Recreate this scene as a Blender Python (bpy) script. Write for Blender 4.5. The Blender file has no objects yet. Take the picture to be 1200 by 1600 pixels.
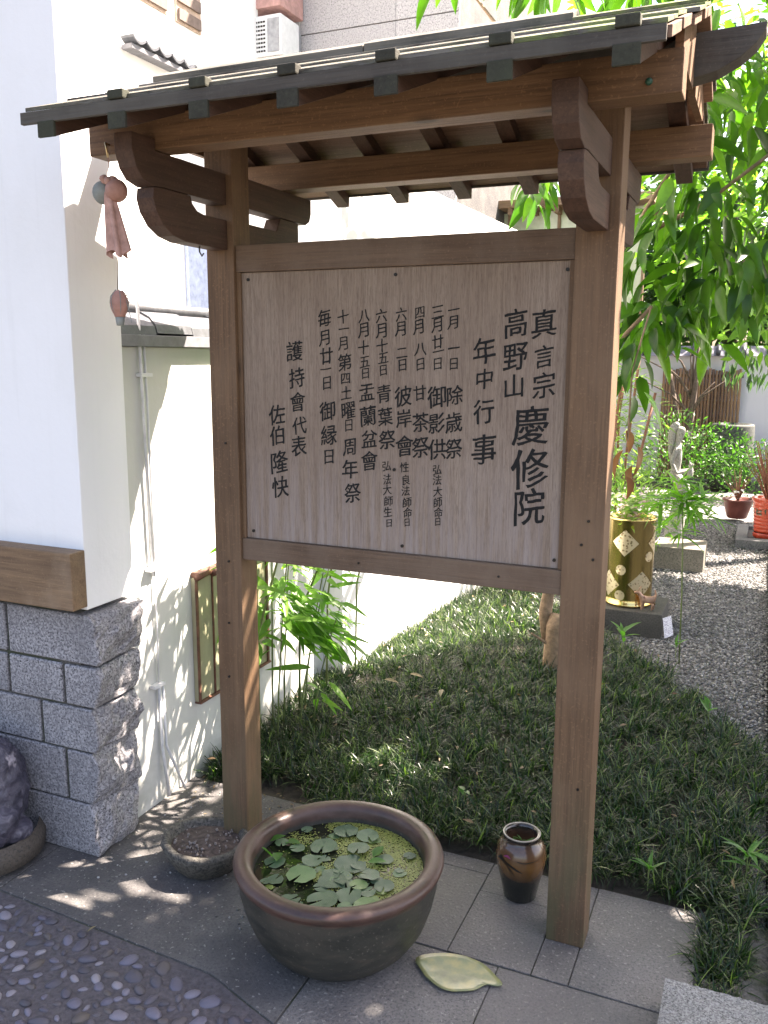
import bpy, bmesh, math, random
import numpy as np
from mathutils import Vector, Matrix, noise, Quaternion
random.seed(7); RNG = np.random.default_rng(7)
S = bpy.context.scene
COL = S.collection
PI = math.pi

# ------------------------------------------------------------ camera, light, exposure
cam_d = bpy.data.cameras.new('camera'); cam = bpy.data.objects.new('camera', cam_d); COL.objects.link(cam)
right = Vector((0.916119, 0.400874, 0.005087)); down = Vector((0.075496, -0.160041, -0.984219)); fwd = Vector((-0.393734, 0.902046, -0.176882))
mw = Matrix((right, -down, -fwd)).transposed().to_4x4(); mw.translation = (0, 0, 1.55)
cam.matrix_world = mw
cam_d.sensor_fit = 'VERTICAL'; cam_d.sensor_height = 24; cam_d.lens = 24 * 1355.97 / 1600
cam_d.clip_end = 500; cam_d.clip_start = 0.02
S.camera = cam

SUN = Vector((1, 0.955, 1.95)).normalized()
w = bpy.data.worlds.new('World'); S.world = w; w.use_nodes = True
nt = w.node_tree; sky = nt.nodes.new('ShaderNodeTexSky'); sky.sky_type = 'NISHITA'; sky.sun_disc = False
sky.sun_elevation = math.asin(SUN.z); sky.sun_rotation = math.atan2(SUN.x, SUN.y)
sky.air_density = 1.0; sky.dust_density = 3.0; sky.ozone_density = .6
bg = nt.nodes['Background']; bg.inputs['Strength'].default_value = 0.075
nt.links.new(sky.outputs[0], bg.inputs[0])
sl = bpy.data.lights.new('sun', 'SUN'); sl.energy = 5.0; sl.angle = math.radians(0.5); sl.color = (1, 0.95, 0.87)
so = bpy.data.objects.new('sun', sl); COL.objects.link(so); so.rotation_mode = 'QUATERNION'; so.rotation_quaternion = SUN.to_track_quat('Z', 'Y')
so.location = (3, 3, 8)
S.view_settings.view_transform = 'Standard'; S.view_settings.look = 'None'; S.view_settings.gamma = 1
S.view_settings.exposure = 2.92
S.view_settings.use_white_balance = True; S.view_settings.white_balance_temperature = 7250; S.view_settings.white_balance_tint = 17
S.view_settings.use_curve_mapping = False

# ------------------------------------------------------------ material helpers
class NT:
    def __init__(s, name):
        s.m = bpy.data.materials.new(name); s.m.use_nodes = True; s.t = s.m.node_tree; s.N = s.t.nodes; s.p = s.N['Principled BSDF']
        s.out = s.N['Material Output']; s.tc = s.N.new('ShaderNodeTexCoord')
    def l(s, a, b): s.t.links.new(a, b)
    def map(s, scale=(1, 1, 1), src='Object', rot=(0, 0, 0)):
        m = s.N.new('ShaderNodeMapping'); m.inputs['Scale'].default_value = scale; m.inputs['Rotation'].default_value = rot
        s.l(s.tc.outputs[src], m.inputs[0]); return m.outputs[0]
    def noise(s, vec, sc, det=4, rough=.55, dist=0):
        n = s.N.new('ShaderNodeTexNoise'); s.l(vec, n.inputs['Vector']); n.inputs['Scale'].default_value = sc
        n.inputs['Detail'].default_value = det; n.inputs['Roughness'].default_value = rough; n.inputs['Distortion'].default_value = dist
        return n.outputs['Fac']
    def vor(s, vec, sc, feat='F1', out='Distance'):
        n = s.N.new('ShaderNodeTexVoronoi'); n.feature = feat; s.l(vec, n.inputs['Vector']); n.inputs['Scale'].default_value = sc
        return n.outputs[out]
    def ramp(s, fac, *st):
        r = s.N.new('ShaderNodeValToRGB'); e = r.color_ramp.elements
        while len(e) < len(st): e.new(0.5)
        for i, (p, c) in enumerate(st):
            e[i].position = p; e[i].color = (*c, 1) if not isinstance(c, (int, float)) else (c, c, c, 1)
        s.l(fac, r.inputs[0]); return r.outputs[0]
    def mix(s, fac, a, b, mode='MIX'):
        m = s.N.new('ShaderNodeMix'); m.data_type = 'RGBA'; m.blend_type = mode
        for sock, v in ((m.inputs[0], fac), (m.inputs[6], a), (m.inputs[7], b)):
            if hasattr(v, 'is_linked'): s.l(v, sock)
            elif isinstance(v, (int, float)): sock.default_value = v if sock == m.inputs[0] else (v, v, v, 1)
            else: sock.default_value = (*v, 1)
        return m.outputs[2]
    def math(s, op, a, b=0.0, c=None):
        m = s.N.new('ShaderNodeMath'); m.operation = op
        for k, v in enumerate((a, b) if c is None else (a, b, c)):
            if hasattr(v, 'is_linked'): s.l(v, m.inputs[k])
            else: m.inputs[k].default_value = v
        return m.outputs[0]
    def sep(s, vec):
        n = s.N.new('ShaderNodeSeparateXYZ'); s.l(vec, n.inputs[0]); return n.outputs
    def rnd(s):   # random per mesh island
        g = s.N.new('ShaderNodeNewGeometry'); return g.outputs['Random Per Island']
    def ornd(s):
        g = s.N.new('ShaderNodeObjectInfo'); return g.outputs['Random']
    def bump(s, h, st=.3, d=.01):
        b = s.N.new('ShaderNodeBump'); b.inputs['Strength'].default_value = st; b.inputs['Distance'].default_value = d
        s.l(h, b.inputs['Height']); s.l(b.outputs[0], s.p.inputs['Normal']); return s
    def col(s, c):
        if hasattr(c, 'is_linked'): s.l(c, s.p.inputs['Base Color'])
        else: s.p.inputs['Base Color'].default_value = (*c, 1)
        return s
    def rough(s, r):
        if hasattr(r, 'is_linked'): s.l(r, s.p.inputs['Roughness'])
        else: s.p.inputs['Roughness'].default_value = r
        return s

def wood(name, c1, c2, axis, dark=.6, weather=None, green=None, knots=True, rough=.7):
    n = NT(name); sc = [9, 9, 9]; sc[axis] = .55; fs = [70, 70, 70]; fs[axis] = 2.2
    g = n.noise(n.map(sc), 2.6, 6, .6, 1.2); f = n.noise(n.map(fs), 2.2, 4, .7)
    big = n.noise(n.map((1, 1, 1)), 3.1, 4, .6)
    c = n.ramp(g, (.3, c1), (.7, c2))
    c = n.mix(n.ramp(f, (.32, .75), (.55, 0)), c, tuple(x * dark for x in c1))
    c = n.mix(n.ramp(big, (.45, 0), (.75, .55)), c, tuple(x * .55 for x in c1))
    sp = n.noise(n.map((1, 1, 1)), 160, 2, .5)
    c = n.mix(n.ramp(sp, (.6, 0), (.72, .3)), c, tuple(min(1, x * 1.7) for x in c2))
    if weather:
        wv = n.noise(n.map((2, 2, 1.1)), 2.3, 5, .6)
        c = n.mix(n.ramp(wv, (.42, 0), (.66, .8)), c, weather)
    if green:
        z = n.sep(n.tc.outputs['Object'])[2]
        gz = n.math('MULTIPLY', n.ramp(z, (0, 1.0), (.55, 0)), n.ramp(n.noise(n.map((14, 14, 3)), 1.3, 4, .6), (.38, 0), (.6, 1)))
        c = n.mix(n.math('MULTIPLY', gz, .7), c, green)
    ks = [5.5, 5.5, 5.5]; ks[axis] = 2.4; kv = n.vor(n.map(ks), 1.0)
    c = n.mix(n.ramp(kv, (.045, .95), (.075, .35), (.12, 0)), c, tuple(x * .35 for x in c1))
    c = n.mix(n.math('MULTIPLY', n.ornd(), .35), c, tuple(x * .6 for x in c1))
    n.col(c).rough(rough); n.bump(n.math('ADD', f, n.math('MULTIPLY', g, .6)), .35, .004)
    return n.m

WC1, WC2 = (.105, .055, .026), (.205, .118, .060)
wood_v = wood('brown_timber_upright', WC1, WC2, 2, weather=(.185, .115, .066), green=(.06, .078, .035))
wood_h = wood('brown_timber_lengthwise', (.125, .064, .028), (.23, .128, .064), 0)
wood_h2 = wood('brown_timber_rail', (.10, .058, .034), (.17, .108, .068), 0, weather=(.17, .12, .085))
wood_d = wood('dark_timber_crosswise', (.055, .026, .016), (.10, .052, .033), 1)
wood_soffit = wood('soffit_timber', (.15, .085, .052), (.27, .165, .11), 0)  # tone raised to stand in for light bounced up under the roof
wood_old = wood('weathered_roof_timber', (.05, .042, .034), (.10, .088, .075), 0, dark=.4, weather=(.115, .11, .092), rough=.85)
wood_cap = wood('dark_mossy_timber', (.024, .022, .015), (.045, .045, .03), 1, weather=(.045, .055, .03), rough=.9)
wood_ridge = wood('dappled_ridge_timber', (.04, .04, .034), (.12, .115, .095), 0, dark=.3, weather=(.18, .168, .142), rough=.85)  # weathering patches also stand in for leaf dapple on the ridge
wood_sill = wood('sill_timber', (.15, .09, .05), (.30, .19, .105), 0, weather=(.30, .22, .15))

def m_rooftop():
    n = NT('weathered_roof_board'); g = n.noise(n.map((4, 30, 30)), 2, 5, .65)
    c = n.ramp(g, (.35, (.03, .026, .021)), (.55, (.12, .11, .092)), (.8, (.22, .205, .18)))
    mo = n.noise(n.map((1, 1, 1)), 9, 5, .65)
    x = n.sep(n.tc.outputs['Object'])[0]
    c = n.mix(n.math('MULTIPLY', n.ramp(mo, (.45, 0), (.58, 1)), n.ramp(n.math('ADD', n.math('MULTIPLY', x, .9), .1), (.3, .08), (.62, .75))), c, (.15, .20, .045))
    n.col(c).rough(.9); n.bump(n.mix(.5, g, mo), .9, .02); return n.m
rooftop = m_rooftop()

def m_board():
    n = NT('weathered_board'); f = n.noise(n.map((120, 60, 3.2)), 2.1, 5, .75); f2 = n.noise(n.map((300, 60, 9)), 1.6, 3, .7)
    b = n.noise(n.map((1.2, 1, .8)), 2.6, 4, .55); st = n.noise(n.map((24, 4, 1.3)), 1.5, 4, .6)
    c = n.mix(n.ramp(b, (.3, 0), (.7, 1)), (.215, .158, .115), (.29, .230, .182))
    c = n.mix(n.ramp(st, (.42, 0), (.65, .55)), c, (.20, .145, .11))
    c = n.mix(n.ramp(f, (.36, .6), (.54, 0)), c, (.13, .092, .07))
    c = n.mix(n.ramp(f2, (.52, 0), (.70, .22)), c, (.36, .28, .23))
    c = n.mix(n.ramp(n.noise(n.map((420, 60, 30)), 1.3, 3, .7), (.36, .55), (.5, 0)), c, (.11, .075, .06))
    z = n.sep(n.tc.outputs['Object'])[2]
    low = n.math('MULTIPLY', n.ramp(n.math('SUBTRACT', z, 1.0), (.0, 1), (.32, 0)), n.ramp(n.noise(n.map((40, 4, 2)), 1.4, 4), (.4, 0), (.62, 1)))
    c = n.mix(n.math('MULTIPLY', low, .7), c, (.30, .26, .25))
    n.col(c).rough(.85); n.bump(f, .5, .002); return n.m
board_m = m_board()

def simple(name, c, r=.6, metal=0, var=.25, sc=20, bump=.15, spec=.5):
    n = NT(name); v = n.noise(n.map(), sc, 5, .6)
    n.col(n.mix(n.ramp(v, (.3, 0), (.7, 1)), tuple(x * (1 - var) for x in c), tuple(min(1, x * (1 + var)) for x in c))).rough(r)
    n.p.inputs['Metallic'].default_value = metal; n.p.inputs['Specular IOR Level'].default_value = spec
    if bump: n.bump(v, bump, .01)
    return n.m

ink = simple('black_ink', (.006, .006, .006), .9, var=.3, sc=60, bump=0)

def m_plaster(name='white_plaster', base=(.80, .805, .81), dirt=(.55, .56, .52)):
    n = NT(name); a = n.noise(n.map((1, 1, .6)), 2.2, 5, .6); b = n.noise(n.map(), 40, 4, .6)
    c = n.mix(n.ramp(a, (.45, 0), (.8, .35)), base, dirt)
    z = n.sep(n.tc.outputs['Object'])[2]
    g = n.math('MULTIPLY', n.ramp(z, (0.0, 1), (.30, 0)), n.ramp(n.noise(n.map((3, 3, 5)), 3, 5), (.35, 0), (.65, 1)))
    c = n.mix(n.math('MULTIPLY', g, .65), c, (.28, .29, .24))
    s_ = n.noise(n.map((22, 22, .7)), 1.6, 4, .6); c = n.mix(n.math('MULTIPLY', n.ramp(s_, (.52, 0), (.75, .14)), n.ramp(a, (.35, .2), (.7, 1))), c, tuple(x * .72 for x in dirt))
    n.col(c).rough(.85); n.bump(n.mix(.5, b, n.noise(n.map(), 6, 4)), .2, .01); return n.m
plaster = m_plaster()
def m_granite(name, light, mid, dk, sc=1.0, bump=.5, stain=True):
    n = NT(name); v = n.map()
    a = n.noise(v, 190 * sc, 2, .6); b = n.noise(v, 260 * sc, 2, .5); big = n.noise(v, 7, 4, .6)
    c = n.ramp(a, (.40, mid), (.60, light)); c = n.mix(n.ramp(b, (.56, 0), (.62, .9)), c, dk)
    if stain: c = n.mix(n.ramp(big, (.4, 0), (.75, .5)), c, tuple(x * .6 for x in mid))
    c = n.mix(n.math('MULTIPLY', n.ornd(), .35), c, tuple(x * .75 for x in mid))
    n.col(c).rough(.8); n.bump(n.mix(.5, a, n.noise(v, 60, 5, .7)), bump, .006); return n.m
granite = m_granite('grey_granite_block', (.42, .41, .42), (.19, .186, .20), (.018, .018, .022), .62, .6)
granite_side = granite
granite_clad = m_granite('granite_cladding', (.46, .45, .45), (.34, .335, .34), (.16, .16, .165), .30, .05, False)
def m_mort():
    n = NT('mossy_mortar'); a = n.noise(n.map(), 90, 4); b = n.noise(n.map(), 9, 4)
    n.col(n.mix(n.ramp(b, (.45, 0), (.6, .8)), n.ramp(a, (.3, (.05, .048, .045)), (.7, (.12, .115, .11))), (.035, .045, .02))).rough(.95); n.bump(a, .5, .01); return n.m
mortar = m_mort()
def m_paver():
    n = NT('paving_slab'); v = n.map(); a = n.noise(v, 150, 3, .7); b = n.noise(v, 3.5, 5, .6); sp = n.noise(v, 95, 2, .5)
    c = n.ramp(b, (.3, (.11, .104, .098)), (.7, (.215, .203, .188)))
    c = n.mix(n.ramp(a, (.35, .7), (.52, 0)), c, (.045, .046, .05)); c = n.mix(n.ramp(sp, (.62, 0), (.68, .8)), c, (.30, .285, .26))
    c = n.mix(n.math('MULTIPLY', n.ornd(), .5), c, (.12, .112, .108))
    c = n.mix(n.ramp(n.noise(v, 1.3, 3), (.5, 0), (.7, .6)), c, (.06, .058, .068))
    n.col(c).rough(n.ramp(b, (.3, .6), (.7, .85))); n.bump(n.mix(.5, a, sp), .9, .006); return n.m
paver = m_paver()
def m_conc():
    n = NT('old_concrete'); v = n.map(); b = n.noise(v, 5, 6, .65); a = n.noise(v, 130, 3, .7); sp = n.noise(v, 75, 2, .5)
    c = n.ramp(b, (.3, (.055, .053, .055)), (.5, (.09, .086, .084)), (.72, (.145, .138, .13)))
    c = n.mix(n.ramp(a, (.35, .6), (.52, 0)), c, (.035, .034, .036)); c = n.mix(n.ramp(sp, (.64, 0), (.69, .7)), c, (.26, .25, .23))
    n.col(c).rough(.85); n.bump(n.mix(.5, a, sp), .8, .006); return n.m
concrete = m_conc()
soil = simple('dark_soil', (.05, .042, .032), .95, var=.4, sc=40, bump=.6)
pebble_bed = simple('pebble_mortar_bed', (.082, .074, .080), .9, var=.35, sc=70, bump=.8)  # mortar tinted with the violet cast of the shade
def m_peb():
    n = NT('river_pebble'); r = n.ornd(); v = n.noise(n.map(), 60, 4, .6)
    c = n.ramp(r, (0, (.045, .044, .056)), (.25, (.08, .076, .10)), (.45, (.085, .072, .062)), (.6, (.09, .088, .125)), (.82, (.15, .145, .19)), (1, (.25, .235, .26)))  # bluish purple of the shade is mixed into the pebble colours
    n.col(n.mix(n.ramp(v, (.4, 0), (.7, .5)), c, (.10, .09, .10))).rough(.55); n.bump(v, .2, .003); return n.m
pebble_m = m_peb()
def m_gravel(name, island=True):
    n = NT(name); r = n.rnd() if island else n.vor(n.map(), 120, out='Color')
    if not island:
        r = n.sep(r)[0]
    c = n.ramp(r, (0, (.06, .06, .06)), (.5, (.16, .158, .152)), (.85, (.26, .255, .25)), (1, (.42, .41, .39)))
    n.col(c).rough(.8)
    if not island: n.bump(n.vor(n.map(), 120), .8, .01)
    return n.m
gravel_m = m_gravel('grey_gravel'); gravel_bed = m_gravel('gravel_bed', False)

def m_leaf(name, cols, trans=.45, rough=.38, island=True, tcol=None, spec=.5):
    n = NT(name); r = n.rnd() if island else n.ornd()
    st = [(i / (len(cols) - 1) if len(cols) > 1 else 0, c) for i, c in enumerate(cols)]
    c = n.ramp(r, *st) if len(st) > 1 else None
    v = n.noise(n.map(), 30, 3, .6)
    c = n.mix(n.ramp(v, (.4, 0), (.8, .35)), c, tuple(x * .6 for x in cols[0]))
    n.col(c).rough(rough); n.p.inputs['Specular IOR Level'].default_value = spec
    t = n.N.new('ShaderNodeBsdfTranslucent'); mx = n.N.new('ShaderNodeMixShader'); mx.inputs[0].default_value = trans
    n.l(n.mix(1.0, c, tcol or (1.6, 2.3, .7), 'MULTIPLY'), t.inputs[0])
    n.l(n.p.outputs[0], mx.inputs[1]); n.l(t.outputs[0], mx.inputs[2]); n.l(mx.outputs[0], n.out.inputs[0])
    return n.m
leaf_tree = m_leaf('broad_tree_leaf', [(.024, .065, .010), (.045, .11, .014), (.075, .16, .02), (.12, .22, .03)], .48, .33)
leaf_tree_o = m_leaf('broad_tree_leaf_single', [(.024, .065, .010), (.045, .11, .014), (.075, .16, .02), (.12, .22, .03)], .48, .33, island=False)
leaf_dead = m_leaf('dry_brown_leaf', [(.16, .075, .03), (.22, .12, .05)], .3, .6, island=False, tcol=(1.3, 1.1, .8))
leaf_bam = m_leaf('bamboo_leaf', [(.07, .16, .025), (.12, .25, .04), (.20, .34, .07)], .5, .4, island=False)
leaf_light = m_leaf('pale_shrub_leaf', [(.10, .17, .05), (.17, .25, .08), (.26, .33, .14)], .5, .45)
leaf_bush = m_leaf('bush_leaf', [(.02, .06, .015), (.04, .10, .02), (.07, .15, .03)], .35, .4)
leaf_far = m_leaf('far_tree_leaf', [(.07, .15, .03), (.12, .22, .04), (.2, .32, .06)], .5, .5)
leaf_spr = m_leaf('sprout_leaf', [(.06, .15, .03), (.09, .21, .05)], .45, .4, island=False)
grass_m = m_leaf('dwarf_lily_turf', [(.003, .013, .003), (.006, .022, .005), (.010, .034, .007), (.018, .048, .010), (.17, .215, .09)], .36, .32, tcol=(1.6, 2.3, .6), spec=.5)  # palest blade tone paints the sheen of sunlit turf
bark = simple('tan_bark', (.24, .16, .095), .85, var=.4, sc=30, bump=.8)
bark_d = simple('grey_brown_bark', (.12, .09, .07), .9, var=.4, sc=30, bump=.8)
stem_g = simple('green_stem', (.12, .16, .05), .6, sc=40)
stem_r = simple('red_brown_stem', (.22, .09, .05), .6, sc=40)

# ------------------------------------------------------------ mesh helpers
class MB:
    def __init__(s): s.v = []; s.f = []
    def add(s, vs, fs):
        o = len(s.v); s.v += [tuple(p) for p in vs]; s.f += [tuple(i + o for i in f) for f in fs]; return s
    def box(s, x0, x1, y0, y1, z0, z1):
        return s.add([(x0, y0, z0), (x1, y0, z0), (x1, y1, z0), (x0, y1, z0), (x0, y0, z1), (x1, y0, z1), (x1, y1, z1), (x0, y1, z1)],
                     [(0, 3, 2, 1), (4, 5, 6, 7), (0, 1, 5, 4), (1, 2, 6, 5), (2, 3, 7, 6), (3, 0, 4, 7)])
    def prism(s, pts, axis, lo, hi):   # pts 2-D in the two other axes in order
        n = len(pts)
        def P(p, t):
            if axis == 0: return (t, p[0], p[1])
            if axis == 1: return (p[0], t, p[1])
            return (p[0], p[1], t)
        vs = [P(p, lo) for p in pts] + [P(p, hi) for p in pts]
        return s.add(vs, [tuple(range(n))[::-1], tuple(range(n, 2 * n))] + [(i, (i + 1) % n, n + (i + 1) % n, n + i) for i in range(n)])
    def tube(s, pts, r, n=8, caps=True):
        pts = [Vector(p) for p in pts]; k = len(pts); rs = r if isinstance(r, (list, tuple)) else [r] * k; vs = []
        d0 = (pts[1] - pts[0]).normalized(); a = d0.orthogonal().normalized()
        for i, p in enumerate(pts):
            d = (pts[min(i + 1, k - 1)] - pts[max(i - 1, 0)]).normalized(); a = (a - d * a.dot(d)).normalized(); b = d.cross(a)
            vs += [p + (a * math.cos(2 * PI * j / n) + b * math.sin(2 * PI * j / n)) * rs[i] for j in range(n)]
        fs = [(i * n + j, i * n + (j + 1) % n, (i + 1) * n + (j + 1) % n, (i + 1) * n + j) for i in range(k - 1) for j in range(n)]
        if caps: fs += [tuple(range(n))[::-1], tuple(range((k - 1) * n, k * n))]
        return s.add(vs, fs)
    def lathe(s, c, prof, n=32, wob=0, sq=1, cap=False):
        vs = []; k = len(prof)
        for i, (r, z) in enumerate(prof):
            for j in range(n):
                a = 2 * PI * j / n; rr = r * (1 + wob * noise.noise(Vector((math.cos(a) * 1.5, math.sin(a) * 1.5, z * 8 + c[0]))))
                vs.append((c[0] + rr * math.cos(a), c[1] + rr * math.sin(a) * sq, c[2] + z))
        fs = [(i * n + j, i * n + (j + 1) % n, (i + 1) * n + (j + 1) % n, (i + 1) * n + j) for i in range(k - 1) for j in range(n)]
        if prof[0][1] <= prof[min(1, k - 1)][1] and prof[0][0] > 1e-3 and k > 5 and n != 40: fs.append(tuple(range(n))[::-1])
        return s.add(vs, fs)
    def ball(s, c, r, n=12, m=8, sc=(1, 1, 1)):
        pr = [(max(1e-4, math.sin(PI * i / m)), -math.cos(PI * i / m)) for i in range(m + 1)]; vs = []
        for (rr, z) in pr:
            for j in range(n):
                a = 2 * PI * j / n; vs.append((c[0] + r * rr * math.cos(a) * sc[0], c[1] + r * rr * math.sin(a) * sc[1], c[2] + r * z * sc[2]))
        return s.add(vs, [(i * n + j, i * n + (j + 1) % n, (i + 1) * n + (j + 1) % n, (i + 1) * n + j) for i in range(m) for j in range(n)])
    def build(s, name, mat, parent=None, bevel=0, smooth=False, disp=0, dsc=20, kind=None, loc=None):
        me = bpy.data.meshes.new(name); base = Vector(parent.location) if parent else Vector((0, 0, 0))
        if parent and parent.parent: base = base + Vector(parent.parent.location)
        if loc is not None: base = base + Vector(loc) - (base if parent is None else Vector((0, 0, 0)))
        if parent is None and loc is not None: base = Vector(loc)
        if loc is not None and parent is not None: base = Vector(loc)
        me.from_pydata([tuple(Vector(v) - base) for v in s.v], [], s.f)
        if bevel or disp:
            bm = bmesh.new(); bm.from_mesh(me); bmesh.ops.remove_doubles(bm, verts=bm.verts, dist=1e-5)
            bmesh.ops.recalc_face_normals(bm, faces=bm.faces)
            if bevel:
                ed = [e for e in bm.edges if len(e.link_faces) == 2 and e.calc_face_angle(0) > .6]
                bmesh.ops.bevel(bm, geom=ed, offset=bevel, segments=2, profile=.6, affect='EDGES')
            if disp:
                bm.normal_update()
                for v in bm.verts:
                    p = (v.co + base) * dsc; v.co += v.normal * (noise.noise(p) + .5 * noise.noise(p * 2.1)) * disp
            bm.to_mesh(me); bm.free()
        if smooth: me.polygons.foreach_set('use_smooth', [True] * len(me.polygons))
        me.materials.append(mat); o = bpy.data.objects.new(name, me); COL.objects.link(o)
        if parent:
            o.parent = parent
            if loc is not None: o.location = Vector(loc) - (Vector(parent.location) + (Vector(parent.parent.location) if parent.parent else Vector()))
        elif loc is not None: o.location = loc
        if kind: o['kind'] = kind
        return o

def thing(name, loc, label, cat, group=None):
    o = bpy.data.objects.new(name, None); COL.objects.link(o); o.location = loc; o.empty_display_size = .05
    o['label'] = label; o['category'] = cat
    if group: o['group'] = group
    return o
def tag(o, label, cat, group=None):
    o['label'] = label; o['category'] = cat
    if group: o['group'] = group
    return o
def box(name, x0, x1, y0, y1, z0, z1, m, parent=None, bevel=.0015, **k):
    return MB().box(x0, x1, y0, y1, z0, z1).build(name, m, parent, bevel=bevel, **k)

def leaf_template(L, W, nseg=5, droop=.25, fold=.25, tip=1.0, peak=.4):
    vs = []; fs = []
    for i in range(nseg + 1):
        t = i / nseg
        wv = W * .5 * (math.sin(PI * min(1, t ** (math.log(.5) / math.log(peak)))) ** .8 if 0 < t < 1 else .02)
        z = -droop * L * t * t
        vs += [(-wv, t * L, z + wv * fold), (0, t * L, z), (wv, t * L, z + wv * fold)]
    for i in range(nseg):
        a = i * 3; fs += [(a, a + 1, a + 4, a + 3), (a + 1, a + 2, a + 5, a + 4)]
    return np.array(vs, float), fs

def scatter_mesh(name, templ, mats, mat, parent=None, kind='stuff', smooth=True):
    """templ: list of (verts, faces), mats: list of (template index, 4x4 numpy)"""
    V = []; F = []; o = 0; base = np.array(parent.location) if parent else np.zeros(3)
    loops = []; starts = []; tot = []; ls = 0
    for ti, M in mats:
        tv, tf = templ[ti]; v = tv @ M[:3, :3].T + M[:3, 3] - base; V.append(v)
        for f in tf:
            loops.extend([i + o for i in f]); starts.append(ls); tot.append(len(f)); ls += len(f)
        o += len(tv)
    V = np.concatenate(V); me = bpy.data.meshes.new(name)
    me.vertices.add(len(V)); me.vertices.foreach_set('co', V.ravel())
    me.loops.add(len(loops)); me.loops.foreach_set('vertex_index', loops)
    me.polygons.add(len(starts)); me.polygons.foreach_set('loop_start', starts); me.polygons.foreach_set('loop_total', tot)
    if smooth: me.polygons.foreach_set('use_smooth', [True] * len(starts))
    me.update(calc_edges=True); me.materials.append(mat)
    ob = bpy.data.objects.new(name, me); COL.objects.link(ob)
    if parent: ob.parent = parent
    if kind: ob['kind'] = kind
    return ob

def orient(p, d, s=1.0, roll=0.0):
    """matrix putting template +Y along d, +Z as up as possible"""
    d = Vector(d).normalized(); up = Vector((0, 0, 1))
    if abs(d.z) > .98: up = Vector((1, 0, 0))
    x = d.cross(up).normalized(); z = x.cross(d)
    M = Matrix((x, d, z)).transposed(); M = M @ Matrix.Rotation(roll, 3, 'Y')
    A = np.eye(4); A[:3, :3] = np.array(M) * s; A[:3, 3] = p; return A

def leaf_objects(name, templ, mats, mat, parent, cap=300):
    """each leaf an object of its own sharing mesh data; returns nothing"""
    meshes = []
    for tv, tf in templ:
        me = bpy.data.meshes.new(name); me.from_pydata([tuple(v) for v in tv], [], tf)
        me.polygons.foreach_set('use_smooth', [True] * len(me.polygons)); me.materials.append(mat); meshes.append(me)
    base = Vector(parent.location)
    for ti, M in mats[:cap]:
        o = bpy.data.objects.new(name, meshes[ti]); COL.objects.link(o); o.parent = parent
        mm = Matrix([list(r) for r in M]); mm.translation = mm.translation - base; o.matrix_local = mm

def rdir(up=0.0, spread=1.0):
    a = random.uniform(0, 2 * PI); return Vector((math.cos(a) * spread, math.sin(a) * spread, up))

# ============================================================ GROUND
def sheet(name, pts, z, mat, kind='structure'):
    o = MB().add([(x, y, z) for x, y in pts], [tuple(range(len(pts)))]).build(name, mat); o['kind'] = kind; return o
sheet('ground', [(-150, -150), (150, -150), (150, 150), (-150, 150)], -.05, soil)
paving = sheet('paving_base', [(-6, -2), (3, -2), (3, 2.40), (-6, 2.40)], -.0045, mortar)
sheet('gravel_ground', [(-1.9, 2.41), (.11, 2.41), (.11, 11), (-1.9, 11)], -.03, gravel_bed)
sheet('soil_bed', [(-1.9, 2.405), (.065, 2.405), (.065, 3.6), (-.6, 4.6), (-1.0, 6.2), (-1.9, 6.4)], -.02, soil)

PV = bpy.data.objects.new('pavement', None); COL.objects.link(PV); PV['kind'] = 'structure'
g = .0016
def slab(x0, x1, y0, y1, m=paver, top=0.0):
    top += random.uniform(-.0015, .0015)
    return MB().box(x0 + g, x1 - g, y0 + g, y1 - g, -.05, top).build('paving_slab', m, PV, bevel=.002)
for a in [(-1.12, -.665, 1.955, 2.333), (-1.12, -.665, 2.333, 2.40), (-.665, -.44, 1.955, 2.247), (-.665, -.345, 2.247, 2.40), (-.44, -.345, 1.955, 2.247),
          (-.345, -.057, 1.955, 2.40), (-.95, -.523, 1.55, 1.952), (-.523, -.10, 1.55, 1.952), (-.10, .35, 1.55, 1.952), (-.95, -.523, 1.1, 1.55), (-.523, -.1, 1.1, 1.55), (-.1, .35, 1.1, 1.55),
          (-.95, -.5, .6, 1.1), (-.5, 0, .6, 1.1), (0, .5, .6, 1.1), (-.95, -.5, .1, .6), (-.5, 0, .1, .6), (0, .5, .1, .6)]: slab(*a)
def poly_slab(pts, m, top=0.0, z0=-.05):
    return MB().prism(pts, 2, z0, top).build('paving_slab', m, PV, bevel=.002)
poly_slab([(-.954, 1.949), (-1.1215, 1.949), (-1.1215, 2.46), (-1.97, 2.49), (-1.96, 1.674), (-1.186, 1.630), (-.954, 1.549)], concrete, .0)
poly_slab([(-1.976, 2.2), (-1.966, 1.68), (-3.5, 1.95), (-3.5, 2.2)], concrete, -.002)
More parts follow.
